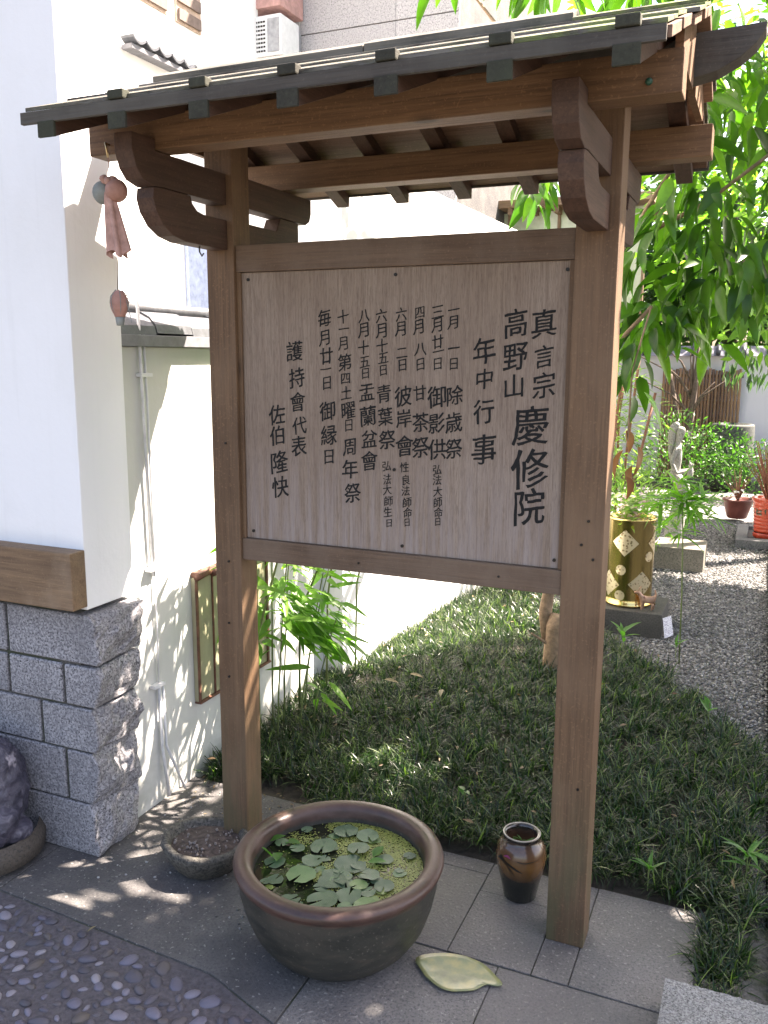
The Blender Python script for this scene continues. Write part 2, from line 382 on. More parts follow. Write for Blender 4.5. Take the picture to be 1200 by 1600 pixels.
# pebble paving
pebb = MB().prism([(-3.4, 1.93), (-1.96, 1.667), (-1.186, 1.625), (-.957, 1.545), (-.957, .2), (-3.4, .2)], 2, -.045, -.002).build('pebble_paving', pebble_bed, disp=0)
pebb['kind'] = 'structure'
def pebble_mesh(sd):
    b = MB().ball((0, 0, 0), 1, 10, 6); me = bpy.data.meshes.new('pebble')
    vs = [Vector(v) for v in b.v]; vs = [v * (1 + .26 * noise.noise(v * 1.3 + Vector((sd, 0, 0)))) for v in vs]
    me.from_pydata([tuple(v) for v in vs], [], b.f); me.polygons.foreach_set('use_smooth', [True] * len(me.polygons)); me.materials.append(pebble_m); return me
pms = [pebble_mesh(i * 3.1) for i in range(6)]; placed = []
for _ in range(9000):
    if len(placed) >= 290: break
    x = random.uniform(-2.15, -.80); y = random.uniform(1.02, 1.66)
    lim = 1.652 if x < -1.96 else (1.652 - (x + 1.96) * .055 if x < -1.2 else 1.61 - (x + 1.2) * .33)
    if y > lim - .015 or x > -.98: continue
    if y < 1.30 - .55 * (x + 1.5) - .12: continue
    r = random.uniform(.009, .024)
    if any((x - a) ** 2 + (y - b) ** 2 < (r + c + .002) ** 2 for a, b, c in placed): continue
    placed.append((x, y, r)); o = bpy.data.objects.new('pebble', random.choice(pms)); COL.objects.link(o); o.parent = pebb
    o.location = (x, y, -.0015); o.rotation_euler = (random.uniform(-.15, .15), random.uniform(-.15, .15), random.uniform(0, PI)); o.scale = (r * 1.25, r * random.uniform(.65, .95), r * .42)
# small stones & grit lying on the paving
def grit(name, n, region, m, smin, smax, z=0):
    t = []
    for k in range(3):
        b = MB().ball((0, 0, 0), 1, 5, 3); v = np.array(b.v) * (1 + .2 * RNG.standard_normal((len(b.v), 1)) * .5); t.append((v, b.f))
    ms = []
    while len(ms) < n:
        x, y = random.uniform(region[0], region[1]), random.uniform(region[2], region[3])
        if len(region) > 4 and not region[4](x, y): continue
        s = random.uniform(smin, smax); A = np.array(Matrix.Rotation(random.uniform(0, 6), 3, 'Z')) * s; M = np.eye(4); M[:3, :3] = A @ np.diag([1, random.uniform(.6, 1), random.uniform(.4, .8)])
        zz = z(x, y) if callable(z) else z
        M[:3, 3] = (x, y, zz + s * .25); ms.append((random.randrange(3), M))
    return scatter_mesh(name, t, ms, m, smooth=False)
tag(grit('grit', 260, (-1.8, -1.15, 1.7, 2.45, lambda x, y: random.random() < max(.08, (y - 1.7))), gravel_m, .002, .006), 'loose pale grit scattered on the concrete by the wall', 'grit')
# gravel (real stones near, bed material beyond)
def in_gravel(x, y):
    if x > .112: return False
    # boundary of grass mound
    edge = -.02 + .0 * y if y < 3.6 else -.02 - (y - 3.6) * .66
    if y < 3.55: return x > .04
    return x > edge - .06 or y > 5.4
def gz(x, y): return -.022
tag(grit('gravel', 26000, (-1.3, .112, 3.5, 9.0, lambda x, y: in_gravel(x, y) and random.random() < min(1, 5.0 / y) ** 1.5), gravel_m, .005, .010, gz), 'grey gravel raked over the garden path beside the lily turf', 'gravel')
# right hand edging path
for i in range(12):
    y0 = 2.0 + i * .75
    MB().box(.115, .75, y0 + .004, y0 + .746, -.06, .012).build('paving_slab', concrete, PV, bevel=.004)
step = MB()
nx_, ny_ = 60, 40; vs = []; fs = []
for i in range(nx_ + 1):
    for j in range(ny_ + 1):
        x = -.118 + .62 * i / nx_; y = 1.45 + .535 * j / ny_
        ed = min(x + .118, 1.985 - y); z = .075 + (.0022 * noise.noise(Vector((x * 40, y * 40, 0))) if ed > .03 else .0035 * noise.noise(Vector((x * 160 if 1.985 - y < .03 else x * 25, y * 160 if x + .118 < .03 else y * 25, 3))))
        vs.append((x, y, z))
for i in range(nx_):
    for j in range(ny_): a = i * (ny_ + 1) + j; fs.append((a, a + ny_ + 1, a + ny_ + 2, a + 1))
step.add(vs, fs); step.box(-.118, .502, 1.45, 1.985, 0.001, .0735)
st = step.build('stone_step', m_granite('chiselled_granite', (.33, .33, .32), (.17, .17, .165), (.05, .05, .05), .9, .9), None)
tag(st, 'rough grey granite step with chiselled edges in the bottom right corner', 'stone step')

# ============================================================ MONDO GRASS
def mound(x, y):
    cx, cy = -.85, 3.7
    r = math.sqrt(((x - cx) / 1.5) ** 2 + ((y - cy) / 1.9) ** 2)
    return max(0, .10 * (1 - r ** 2))
def grass_edge(x, y):
    e = .03 * noise.noise(Vector((x * 5, y * 5, 0)))
    if y < 2.425 + e * .5: 
        return x > -.05 and y > 2.0 + e * .3 and x < .06 and y > 1.99
    if x > .085 + e * .3: return False
    if x < -1.83: return False
    if y < 2.56 + e and x < -1.35 and not (x < -1.66 and y > 2.50): return False
    if y > 3.6 and x > .02 - (y - 3.6) * .68 + e * 2: return False
    return y < 6.3
blades = []
for k in range(5):
    n_ = 4; L = .088; Wd = .0042; vs = []; fs = []; arch = [.5, .8, 1.1, 1.35, .3][k]
    for i in range(n_ + 1):
        t = i / n_; ang = 1.25 - arch * t * 1.5; 
        if i == 0: py = pz = 0
        else: py += math.cos(ang) * L / n_; pz += math.sin(ang) * L / n_
        ww = Wd * .5 * (1 - t ** 3 * .9); vs += [(-ww, py, pz), (ww, py, pz)]
    for i in range(n_): a = i * 2; fs.append((a, a + 1, a + 3, a + 2))
    blades.append((np.array(vs), fs))
ms = []
yy = 2.0
def tuft(x, y, nb, s0):
    z0 = mound(x, y) - .02; lean = Vector((random.gauss(0, .25), random.gauss(-.15, .25), 1)).normalized()
    for _ in range(nb):
        a = random.uniform(0, 2 * PI); s = s0 * random.uniform(.55, 1.1)
        q = Matrix.Rotation(a, 3, 'Z'); tq = Vector((0, 0, 1)).rotation_difference(lean).to_matrix()
        R = np.array(tq @ q @ Matrix.Rotation(random.uniform(-.3, .25), 3, 'X')) * s
        M = np.eye(4); M[:3, :3] = R; M[:3, 3] = (x + random.gauss(0, .011), y + random.gauss(0, .011), z0); ms.append((random.randrange(5), M))
n_t = 0
while n_t < 4600:
    x = random.uniform(-1.85, .11); y = 2.0 + 4.3 * random.random() ** 1.35
    if not grass_edge(x, y): continue
    if noise.noise(Vector((x * 7, y * 7, 4))) < -.22 and random.random() < .55: continue
    tuft(x, y, 17 if y < 4.2 else 11, random.uniform(.75, 1.15) * (1 if y < 4.5 else 1.15)); n_t += 1
gr = scatter_mesh('lily_turf', blades, ms, grass_m); tag(gr, 'dark green dwarf lily turf covering the low mound behind the sign', 'ground cover')

lit_ = []
while len(lit_) < 120:
    x = random.uniform(-1.8, .05); y = random.uniform(2.45, 5.5)
    if grass_edge(x, y): lit_.append((0, orient((x, y, mound(x, y) + random.uniform(.02, .055)), rdir(random.uniform(-.4, .4)), random.uniform(.5, 1.1), random.uniform(-1, 1))))
for _ in range(60):
    lit_.append((0, orient((random.uniform(-1.82, -1.15), 2.5 - abs(random.gauss(0, .12)), .004), rdir(.05), random.uniform(.2, .6), random.uniform(-.3, .3))))
tag(scatter_mesh('leaf_litter', [leaf_template(.035, .012, 3, .2, .5)], lit_, m_leaf('litter', [(.10, .06, .03), (.18, .12, .06), (.26, .20, .12)], .15, .6)), 'scattered dry leaf litter on the turf and at the foot of the wall', 'leaf litter')

# ============================================================ WALLS AND WHITE HOUSE CORNER
hw = thing('house_wall', (-2.6, 2.03, 0), 'white plastered end wall at far left on grey granite blocks, with timber sill', 'wall')
MB().prism([(-4.5, 1.93), (-1.805, 1.93), (-1.805, 2.14), (-4.5, 2.14)], 2, .80, 4.2).build('plaster_panel', plaster, hw, bevel=.004)
box('timber_sill', -4.5, -1.80, 1.868, 1.9285, .812, .985, wood_sill, hw, .004)
# granite block pier
def rough_block(x0, x1, z0, z1, right_rough, xr_bot=None):
    """front face Y=1.916; right face hewn"""
    b = bmesh.new(); nx, ny, nz = (2 if not right_rough else 4), 10 if right_rough else 2, 10 if right_rough else 2
    vs = {}; 
    def vert(i, j, k):
        key = (i, j, k)
        if key not in vs:
            x = x0 + (x1 - x0) * i / nx; y = 1.918 + .21 * j / ny; z = z0 + (z1 - z0) * k / nz
            if right_rough and i == nx:
                e = (k / nz) * (1 - k / nz) * 4
                p = Vector((3.3, y * 7, z * 7)); x += .026 * noise.noise(p) + .016 * noise.noise(p * 2.7) + .007 * noise.noise(p * 7) + .016 * (e - .5)
                y += (.010 * noise.noise(p * 3 + Vector((5, 0, 0))) if j == ny else 0)
            vs[key] = b.verts.new((x, y, z))
        return vs[key]
    def q(a, b_, c, d): b.faces.new([vert(*a), vert(*b_), vert(*c), vert(*d)])
    for i in range(nx):
        for j in range(ny): q((i, j, 0), (i, j + 1, 0), (i + 1, j + 1, 0), (i + 1, j, 0)); q((i, j, nz), (i + 1, j, nz), (i + 1, j + 1, nz), (i, j + 1, nz))
        for k in range(nz): q((i, 0, k), (i + 1, 0, k), (i + 1, 0, k + 1), (i, 0, k + 1)); q((i, ny, k), (i, ny, k + 1), (i + 1, ny, k + 1), (i + 1, ny, k))
    for j in range(ny):
        for k in range(nz): q((0, j, k), (0, j, k + 1), (0, j + 1, k + 1), (0, j + 1, k)); q((nx, j, k), (nx, j + 1, k), (nx, j + 1, k + 1), (nx, j, k + 1))
    bmesh.ops.recalc_face_normals(b, faces=b.faces)
    ed = [e for e in b.edges if len(e.link_faces) == 2 and e.calc_face_angle(0) > 1.0]
    bmesh.ops.bevel(b, geom=ed, offset=.004, segments=1, affect='EDGES')
    me = bpy.data.meshes.new('granite_block'); 
    for v in b.verts: v.co -= Vector(hw.location)
    b.to_mesh(me); b.free(); me.materials.append(granite); o = bpy.data.objects.new('granite_block', me); COL.objects.link(o); o.parent = hw
rows = [(.632, .785, [-2.6, -2.125, -1.772]), (.495, .622, [-2.5, -2.13, -1.905, -1.782]), (.348, .487, [-2.6, -2.22, -2.005, -1.788]), (.177, .342, [-2.6, -2.25, -1.915, -1.80]), (.0, .171, [-2.6, -2.2, -1.808])]
for z0, z1, xs in rows:
    for i in range(len(xs) - 1): rough_block(xs[i] + .006, xs[i + 1] - (.006 if i < len(xs) - 2 else 0), z0, z1, i == len(xs) - 2)
MB().box(-4.5, -1.84, 1.928, 2.12, 0, .788).build('mortar_core', mortar, hw)
for z0, z1, xs in rows:
    if xs[0] > -4.4: MB().box(-4.5, xs[0] - .006, 1.918, 2.10, z0, z1).build('granite_block', granite, hw, bevel=.004)

plaster_g = m_plaster('shade_dimmed_plaster', (.56, .57, .555), (.42, .43, .39))  # plaster toned darker so the shade on this wall reads deeper
gw = thing('garden_wall', (-1.93, 2.8, 0), 'white garden wall with a dark tiled cap behind the left post', 'wall')
GX = -1.85
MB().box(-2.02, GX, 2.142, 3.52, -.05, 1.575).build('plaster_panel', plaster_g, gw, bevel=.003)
tile_m = simple('dark_grey_roof_tile', (.07, .075, .085), .45, var=.3, sc=25, bump=.2)
box('cap_fascia', -2.06, -1.818, 2.145, 3.52, 1.576, 1.612, simple('painted_cap', (.16, .165, .18), .6), gw, .002)
for i in range(7):      # curved cap tiles, each a piece
    y0 = 2.15 + i * .195
    prof = []
    for k in range(9):
        a = PI * k / 8; prof.append((-1.935 + .105 * math.cos(a), 1.613 + .075 * math.sin(a)))
    inner = [(-1.935 + .088 * math.cos(PI * k / 8), 1.613 + .06 * math.sin(PI * k / 8)) for k in range(9)][::-1]
    m_ = MB(); pts = prof + inner
    m_.prism([(p[0], p[1] + (.006 if i % 2 else 0)) for p in pts], 1, y0, y0 + .19); m_.build('cap_tile', tile_m, gw)
MB().tube([(-1.935, 2.148, 1.70), (-1.935, 3.52, 1.70)], .022, 10).build('ridge_tile', tile_m, gw, smooth=True)
# little stub of dark tile at wall start
MB().prism([(-2.05, 1.613), (-1.82, 1.613), (-1.86, 1.66), (-1.935, 1.72), (-2.0, 1.66)], 1, 2.143, 2.149).build('cap_end_tile', tile_m, gw)

aw = thing('annex_wall', (-1.85, 5.0, 0), 'tall sunlit white wall beyond the garden wall, seen above and below the board', 'wall')
MB().prism([(-1.745, 3.52), (-1.66, 7.0), (-2.3, 7.0), (-2.3, 3.52)], 2, -.05, 2.42).build('plaster_panel', m_plaster('white_plaster_bright', (.82, .82, .82), (.7, .7, .68)), aw, bevel=.003)

# conduit pipes
pipe = thing('conduit_pipes', (-1.84, 2.27, 0), 'pair of white conduit pipes clipped to the garden wall beside the house corner', 'pipe')
pm = simple('grey_white_plastic', (.62, .63, .65), .4, var=.15, bump=0)
MB().tube([(-1.84, 2.262, 1.72), (-1.837, 2.262, 1.50), (-1.837, 2.28, .82)], .0055, 8).build('pipe', pm, pipe, smooth=True)
MB().tube([(-1.84, 2.285, 1.62), (-1.84, 2.29, 1.4), (-1.84, 2.295, .86), (-1.838, 2.285, .82)], .0042, 8).build('pipe', pm, pipe, smooth=True)
MB().tube([(-1.841, 2.29, .82), (-1.84, 2.292, .6), (-1.841, 2.287, .44)], .003, 6).build('cable', pm, pipe, smooth=True)
MB().tube([(-1.838, 2.286, .44), (-1.838, 2.29, .2), (-1.825, 2.30, .02)], .006, 8).build('pipe', pm, pipe, smooth=True)
MB().tube([(-1.838, 2.306, .43), (-1.838, 2.312, .2), (-1.81, 2.37, .02)], .005, 8).build('pipe', pm, pipe, smooth=True)
for z in (1.48, .84, .43): box('clip', -1.848, -1.825, 2.25, 2.305, z, z + .012, pm, pipe, .001)

# wall cabinet behind left post
cab = thing('wall_cabinet', (-1.82, 2.8, .28), 'narrow cream wall cabinet with rusty frame hidden partly by the left post', 'cabinet')
cream = simple('cream_panel', (.30, .29, .19), .5, var=.2, sc=8)
rust = simple('rusty_brown_metal', (.13, .055, .035), .6, var=.5, sc=30)
box('panel', -1.8495, -1.8325, 2.50, 2.998, .291, .761, cream, cab, .002)
for y0, y1 in ((2.50, 2.518), (2.60, 2.612), (2.98, 3.0)): box('frame', -1.832, -1.826, y0, y1 - .006, .29, .76, rust, cab, .001)
box('frame', -1.85, -1.822, 2.50, 3.0, .282, .29, rust, cab, .002)
for k in range(6):
    a = k * .083; MB().tube([(-1.82 + .015 * math.sin(k), 2.495 + a, .765), (-1.82, 2.575 + a, .775)], .014, 8).build('roof_roll', rust, cab, smooth=True)
box('lid', -1.85, -1.808, 2.50, 3.0, .762, .782, rust, cab, .006)
box('latch', -1.8322, -1.818, 2.66, 2.70, .52, .60, simple('brass_latch', (.5, .36, .12), .35, 1), cab, .002)

# ============================================================ ROOFED NOTICE BOARD
nb = thing('notice_board', (-.9, 2.15, 0), 'roofed brown timber notice board carrying black brush lettering', 'notice board')
for x0, x1 in ((-1.467, -1.378), (-.437, -.337)):
    p = box('post', x0, x1, 2.109, 2.195, 0.0, 2.146, wood_v, nb, .003)
# small dark screw heads / knots
dk = simple('dark_metal', (.03, .028, .026), .5, .8, bump=0)
def screw(x, z, y, r=.0045, par=None):
    m_ = MB().tube([(x, y + .002, z), (x, y - .0025, z)], r, 10); o = m_.build('screw', dk, par or nb)
    return o
box('top_rail', -1.378, -.437, 2.118, 2.172, 1.777, 1.849, wood_h2, nb, .003)
box('bottom_rail', -1.378, -.437, 2.118, 2.172, .958, 1.0225, wood_h2, nb, .003)
bd = MB().box(-1.3765, -.4385, 2.130, 2.148, 1.0235, 1.776).build('board', board_m, nb, bevel=.001)
for x0, x1 in ((-1.378, -1.366), (-.449, -.437)): box('side_bead', x0, x1, 2.122, 2.129, 1.023, 1.7765, wood_v, nb, .001)
for x, z in ((-1.345, 1.757), (-.9, 1.757), (-.456, 1.755), (-1.345, 1.045), (-.875, 1.043), (-.46, 1.045), (-.9, 1.25)): screw(x, z, 2.1295)
for x, z in ((-1.425, .76), (-1.43, .59), (-1.42, 1.3), (-1.42, .95), (-.375, 1.155), (-.39, 1.095), (-.36, 1.06), (-.37, .45)): screw(x, z, 2.1085, .0035)
for x, z in ((-1.0, .985), (-.6, .99)): screw(x, z, 2.1175, .003)
# purlins
box('purlin', -1.600, -.187, 1.81, 1.878, 2.038, 2.118, wood_h, nb, .003)
box('purlin', -1.600, -.172, 2.418, 2.486, 2.045, 2.122, wood_h, nb, .003)
# ridge beam with upswept carved ends
rb = [(-1.64, 2.146), (-.20, 2.146), (-.150, 2.156), (-.105, 2.178), (-.075, 2.203), (-.058, 2.228), (-.056, 2.243), (-.2, 2.238), (-1.64, 2.238), (-1.70, 2.238), (-1.745, 2.243), (-1.743, 2.228), (-1.72, 2.20), (-1.69, 2.17)]
MB().prism([(x, z) for x, z in rb], 1, 2.118, 2.185).build('ridge_beam', wood_old, nb, bevel=.003)
# brackets
UP = [(1.722, 2.062), (1.722, 2.02), (1.735, 1.985), (1.757, 1.962), (1.797, 1.952), (1.83, 1.955), (2.108, 1.955), (2.108, 2.036), (1.808, 2.036), (1.808, 2.062)]
UPB = [(2.196, 1.962), (2.56, 1.962), (2.585, 1.975), (2.595, 2.0), (2.595, 2.043), (2.196, 2.043)]
LO = [(1.797, 1.9505), (1.792, 1.925), (1.803, 1.895), (1.83, 1.865), (1.87, 1.845), (1.92, 1.836), (2.108, 1.836), (2.108, 1.915), (2.0, 1.915), (1.972, 1.920), (1.952, 1.935), (1.945, 1.9535), (1.83, 1.9535)]
LOB = [(2.196, 1.84), (2.47, 1.84), (2.505, 1.85), (2.51, 1.90), (2.51, 1.960), (2.40, 1.960), (2.375, 1.92), (2.196, 1.92)]
for xc in (-1.422, -.387):
    for pr in (UP, UPB, LO, LOB): MB().prism(pr, 0, xc - .026, xc + .026).build('bracket_arm', wood_d, nb, bevel=.0025)
# roof: rafters, boards, eave boards, battens
S0 = .38
def roof_z(y): return 2.068 + S0 * (2.15 - abs(y - 2.15) - 1.6)    # underside of boards
rx = [-1.53, -1.33, -1.118, -.908, -.697, -.477, -.258]
for x in rx:
    for sgn in (1, -1):
        ya, yb = (1.60, 2.117) if sgn == 1 else (2.70, 2.186)
        h = .034
        pts = [(ya, roof_z(ya) - h - .001), (yb, roof_z(yb) - h - .001), (yb, roof_z(yb) - .001), (ya, roof_z(ya) - .001)]
        if sgn == -1: pts = pts[::-1]
        MB().prism(pts, 0, x - .022, x + .022).build('rafter', wood_d if sgn == 1 else wood_d, nb, bevel=.0015)
        cap_end = MB()
for x in rx:
    box('rafter_end_cap', x - .0235, x + .0235, 1.592, 1.5995, roof_z(1.6) - .036, roof_z(1.6) - .002, wood_cap, nb, .001)
nbd = 4
for sgn in (1, -1):
    for k in range(nbd):
        t0, t1 = k / nbd, (k + 1) / nbd
        a, b = (1.606 + (2.146 - 1.606) * t0, 1.606 + (2.146 - 1.606) * t1 - .002)
        za, zb = roof_z(a), roof_z(b); th = .02; st_ = .003 * (k % 2)
        pts = [(a, za + st_), (b, zb + st_), (b, zb + th + st_), (a, za + th + st_)]
        if sgn == -1: pts = [(4.3 - y, z) for y, z in pts][::-1]
        MB().prism(pts, 0, -1.605 + random.uniform(0, .01), -.19 + random.uniform(-.012, .012) + (.008 if k > 1 else 0)).build('roof_board', rooftop if False else wood_soffit, nb, bevel=.0015)
        # weathered shingle layer on top
        pts = [(a - (.002 if k else .0), za + th + .0035 + st_), (b, zb + th + .0035), (b, zb + th + .0105), (a, za + th + .0125 + st_)]
        if sgn == -1: pts = [(4.3 - y, z) for y, z in pts][::-1]
        MB().prism(pts, 0, -1.60, -.195 + (.022 if k > 1 else 0) + random.uniform(-.004, .004)).build('roof_sheathing', rooftop, nb, bevel=.001)
    ye = 1.5995 if sgn == 1 else 2.7005
    ya, yb = (1.594, 1.6045) if sgn == 1 else (2.6955, 2.706)
    box('eave_board', -1.605, -.195, ya, yb, roof_z(1.6) - .004, roof_z(1.6) + .022, wood_old, nb, .0015)
for x in rx[1:]:
    MB().box(x - .021, x + .021, 1.590, 1.615, roof_z(1.6) + .0235, roof_z(1.6) + .043).build('batten_block', wood_cap, nb, bevel=.003)
# rake boards
# ridge cap
for x0, x1, dz in ((-1.62, -.98, 0), (-.977, -.46, .003)):
    MB().prism([(2.098, 2.286 + dz), (2.15, 2.306 + dz), (2.202, 2.286 + dz), (2.202, 2.306 + dz), (2.155, 2.328 + dz), (2.145, 2.328 + dz), (2.098, 2.306 + dz)], 0, x0, x1).build('ridge_cap', wood_ridge, nb, bevel=.002)
MB().prism([(2.075, 2.283), (2.15, 2.312), (2.225, 2.283), (2.225, 2.29), (2.15, 2.319), (2.075, 2.29)], 0, -.458, -.176).build('ridge_cap', rooftop, nb, bevel=.001)
# gable infill at the ends of the roof
for x in (-1.585, -.205):
    MB().prism([(1.885, 2.123), (2.117, 2.123), (2.117, roof_z(2.117) - .003), (1.885, roof_z(1.885) - .003)], 0, x - .008, x + .008).build('gable_panel', wood_h, nb)
    MB().prism([(2.186, 2.127), (2.412, 2.127), (2.412, roof_z(2.412) - .003), (2.186, roof_z(2.186) - .003)], 0, x - .008, x + .008).build('gable_panel', wood_h, nb)
MB().ball((-.248, 1.806, 2.062), .007, 8, 6).build('bolt', simple('green_bolt', (.01, .06, .035), .5), nb, smooth=True)
brass = simple('brass', (.65, .5, .28), .35, 1, bump=0)
MB().tube([(-1.537, 1.809, 2.060), (-1.537, 1.795, 2.062), (-1.532, 1.792, 2.055), (-1.530, 1.795, 2.028)], .0028, 8).build('hook', brass, nb, smooth=True)
MB().tube([(-1.42, 2.01, 1.836), (-1.42, 2.01, 1.822), (-1.42, 2.02, 1.812), (-1.42, 2.028, 1.820)], .002, 6).build('hook', dk, nb, smooth=True)

# lettering
COLS = [
 [('真',850,505,44),('言',850,557,36),('宗',850,602,40),('慶',829,665,60),('修',828,732,62),('院',826,792,56)],
 [('高',806,505,44),('野',805,557,44),('山',803,603,38)],
 [('年',757,548,42),('中',757,592,32),('行',756,643,38),('事',756,702,46)],
 [('一',709,484,18),('月',709,503,22),('一',709,544,20),('日',709,568,20),('除',710,618,30),('歳',709,660,31),('祭',709,701,31)],
 [('三',684,487,20),('月',684,507,24),('廿',684,534,22),('一',685,549,18),('日',684,568,20),('御',683,620,34),('影',682,661,31),('供',683,702,32)],
 [('弘',683,734,16),('法',683,750,16),('大',684,768,16),('師',684,785,16),('命',685,801,16),('日',684,815,13)],
 [('四',656,488,20),('月',655,510,24),('八',657,545,22),('日',657,569,20),('甘',656,614,24),('茶',657,660,30),('祭',657,699,32)],
 [('六',627,491,22),('月',627,513,24),('二',628,551,18),('日',629,570,20),('彼',630,619,32),('岸',631,654,28),('會',632,697,32)],
 [('性',632,730,16),('良',634,750,16),('法',634,767,16),('師',636,785,16),('命',637,801,16),('日',636,816,13)],
 [('六',596,493,22),('月',597,516,24),('十',597,540,22),('五',599,559,20),('日',599,578,18),('青',600,615,28),('葉',602,651,28),('祭',605,687,30)],
 [('弘',604,728,16),('法',605,749,16),('大',605,765,16),('師',607,783,16),('生',606,800,16),('日',608,817,13)],
 [('八',569,493,22),('月',569,515,24),('十',568,543,22),('五',570,565,20),('日',571,583,18),('盂',573,613,28),('蘭',575,650,31),('盆',577,686,28),('會',577,720,30)],
 [('十',536,495,22),('一',537,514,18),('月',537,536,22),('第',539,566,26),('四',540,591,19),('土',541,614,22),('曜',544,641,27),('日',545,664,20),('周',547,698,27),('年',547,733,30),('祭',551,770,30)],
 [('毎',507,497,27),('月',508,527,25),('廿',510,556,26),('一',509,577,18),('日',511,598,22),('御',512,642,30),('縁',514,680,31),('日',514,713,24)],
 [('護',460,549,31),('持',464,590,31),('會',465,628,30),('代',468,665,27),('表',467,697,31)],
 [('佐',433,648,31),('伯',434,680,30),('隆',436,722,34),('快',438,761,32)]]
RM = np.array([right, down, fwd]).T     # camera to world
def on_plane(u, v, axis, val):
    r = RM @ np.array([u - 600, v - 800, 1355.97]); c = np.array([0, 0, 1.55]); return c + r * (val - c[axis]) / r[axis]
def glyph(ch, wt):
    cu = bpy.data.curves.new('inscription', 'FONT'); cu.body = ch; cu.resolution_u = 3
    o = bpy.data.objects.new('inscription', cu); COL.objects.link(o); dg = bpy.context.evaluated_depsgraph_get(); dg.update()
    me = bpy.data.meshes.new_from_object(o.evaluated_get(dg)); bpy.data.objects.remove(o); bpy.data.curves.remove(cu)
    bm = bmesh.new(); bm.from_mesh(me); bmesh.ops.triangulate(bm, faces=bm.faces)
    bmesh.ops.subdivide_edges(bm, edges=[e for e in bm.edges if e.calc_length() > .11], cuts=2)
    bmesh.ops.triangulate(bm, faces=bm.faces)
    bpy.data.meshes.remove(me); return bm
for ci, colm in enumerate(COLS):
    for gi, (ch, u, v, sz) in enumerate(colm):
        V = []; F = []; bm = glyph(ch, .016)
        P0 = on_plane(u, v, 1, 2.1295); Pz = on_plane(u, v + sz / 2, 1, 2.1295); Pt = on_plane(u, v - sz / 2, 1, 2.1295); sc = (Pt[2] - Pz[2]) / .93
        bm.verts.index_update(); pts_ = []; ph = random.random() * 50; sh = random.uniform(.13, .20); wsc = random.uniform(.86, .94); rot = random.uniform(-.03, .03)
        if ch in '一二三': sc = (Pt[2] - Pz[2]) / .80
        for vt in bm.verts:
            x, y = vt.co.x - .5, vt.co.y - .38
            x += .030 * noise.noise(Vector((vt.co.x * 4.5, vt.co.y * 4.5, ph))) + .010 * noise.noise(Vector((vt.co.x * 15, vt.co.y * 15, ph)))
            y += .030 * noise.noise(Vector((vt.co.x * 4.5, vt.co.y * 4.5, ph + 9))) + .012 * noise.noise(Vector((vt.co.x * 15, vt.co.y * 15, ph + 9)))
            y += sh * x; x -= .02 * y; x, y = x * math.cos(rot) - y * math.sin(rot), x * math.sin(rot) + y * math.cos(rot)
            pts_.append((P0[0] + x * sc * wsc - (-.9), P0[2] + y * sc))
        tris = [tuple(q.index for q in f.verts) for f in bm.faces]; bm.free()
        for kk, (ox, oz) in enumerate(((0, 0), (.012, -.002), (-.010, .004), (.006, .006), (-.004, -.005)) if sz > 25 else ((0, 0), (.010, 0), (-.008, .003))):
            o = len(V); wv2 = [1 + .9 * noise.noise(Vector((p[0] * 90, p[1] * 90, ph))) for p in pts_]
            V += [(p[0] + ox * sc * q, 2.1290 - .000012 * kk - 2.15, p[1] + oz * sc * q) for p, q in zip(pts_, wv2)]
            F += [tuple(o + i for i in t_) for t_ in tris]
        gc = Vector((P0[0] + .9, 2.129 - 2.15, P0[2])); me = bpy.data.meshes.new('character'); me.from_pydata([tuple(Vector(v_) - gc) for v_ in V], [], F); me.materials.append(ink)
        o = bpy.data.objects.new('character', me); COL.objects.link(o); o.parent = bd; o.location = gc

# hanging ornaments
clay = simple('pink_clay', (.36, .19, .15), .7, var=.25, sc=30); greyc = simple('grey_clay', (.20, .22, .21), .7, var=.25, sc=30)
cloth = simple('faded_pink_cloth', (.42, .25, .21), .9, var=.3, sc=40, bump=.3)
wb = thing('wind_bell', (-1.528, 1.795, 1.79), 'small gourd shaped clay wind bell wrapped in faded pink cloth hanging from the eave hook', 'wind bell')
MB().tube([(-1.530, 1.795, 2.03), (-1.526, 1.795, 1.98)], .0012, 5).build('string', cloth, wb)
MB().ball((-1.552, 1.797, 1.947), .027, 16, 10, (1, .95, 1.05)).build('bell', greyc, wb, smooth=True)
MB().ball((-1.507, 1.793, 1.948), .028, 16, 10, (1, .95, 1.0)).build('bell', clay, wb, smooth=True)
kn = MB()
for k in range(5):
    a = k * 1.25; kn.ball((-1.526 + .013 * math.cos(a), 1.79 + .008 * math.sin(a), 1.972 + .004 * math.sin(a * 2)), .011, 8, 6)
kn.build('cloth_knot', cloth, wb, smooth=True, disp=.002, dsc=150)
def cloth_strip():
    vs = []; fs = []; n, m = 28, 14
    for i in range(m + 1):
        t = i / m; z = 1.945 - .150 * t; cx = -1.526 + .022 * t; R = .012 + .014 * t ** .8
        for j in range(n):
            a = 2 * PI * j / n; r = R * (1 + .38 * math.sin(5 * a + t * .7) * (.4 + .6 * t)); zz = z + (.010 * math.sin(3 * a + 1) * t)
            vs.append((cx + r * math.cos(a), 1.788 + r * .75 * math.sin(a), zz))
    for i in range(m):
        for j in range(n): fs.append((i * n + j, i * n + (j + 1) % n, (i + 1) * n + (j + 1) % n, (i + 1) * n + j))
    return MB().add(vs, fs)
cloth_strip().build('cloth', cloth, wb, smooth=True)
lt = thing('clay_lantern', (-1.512, 1.79, 1.63), 'tiny ribbed clay lantern charm dangling below the wind bell', 'lantern')
MB().tube([(-1.508, 1.79, 1.80), (-1.516, 1.79, 1.705)], .0010, 5).build('string', dk, lt)
prof = [(.004, .0), (.013, .002)]
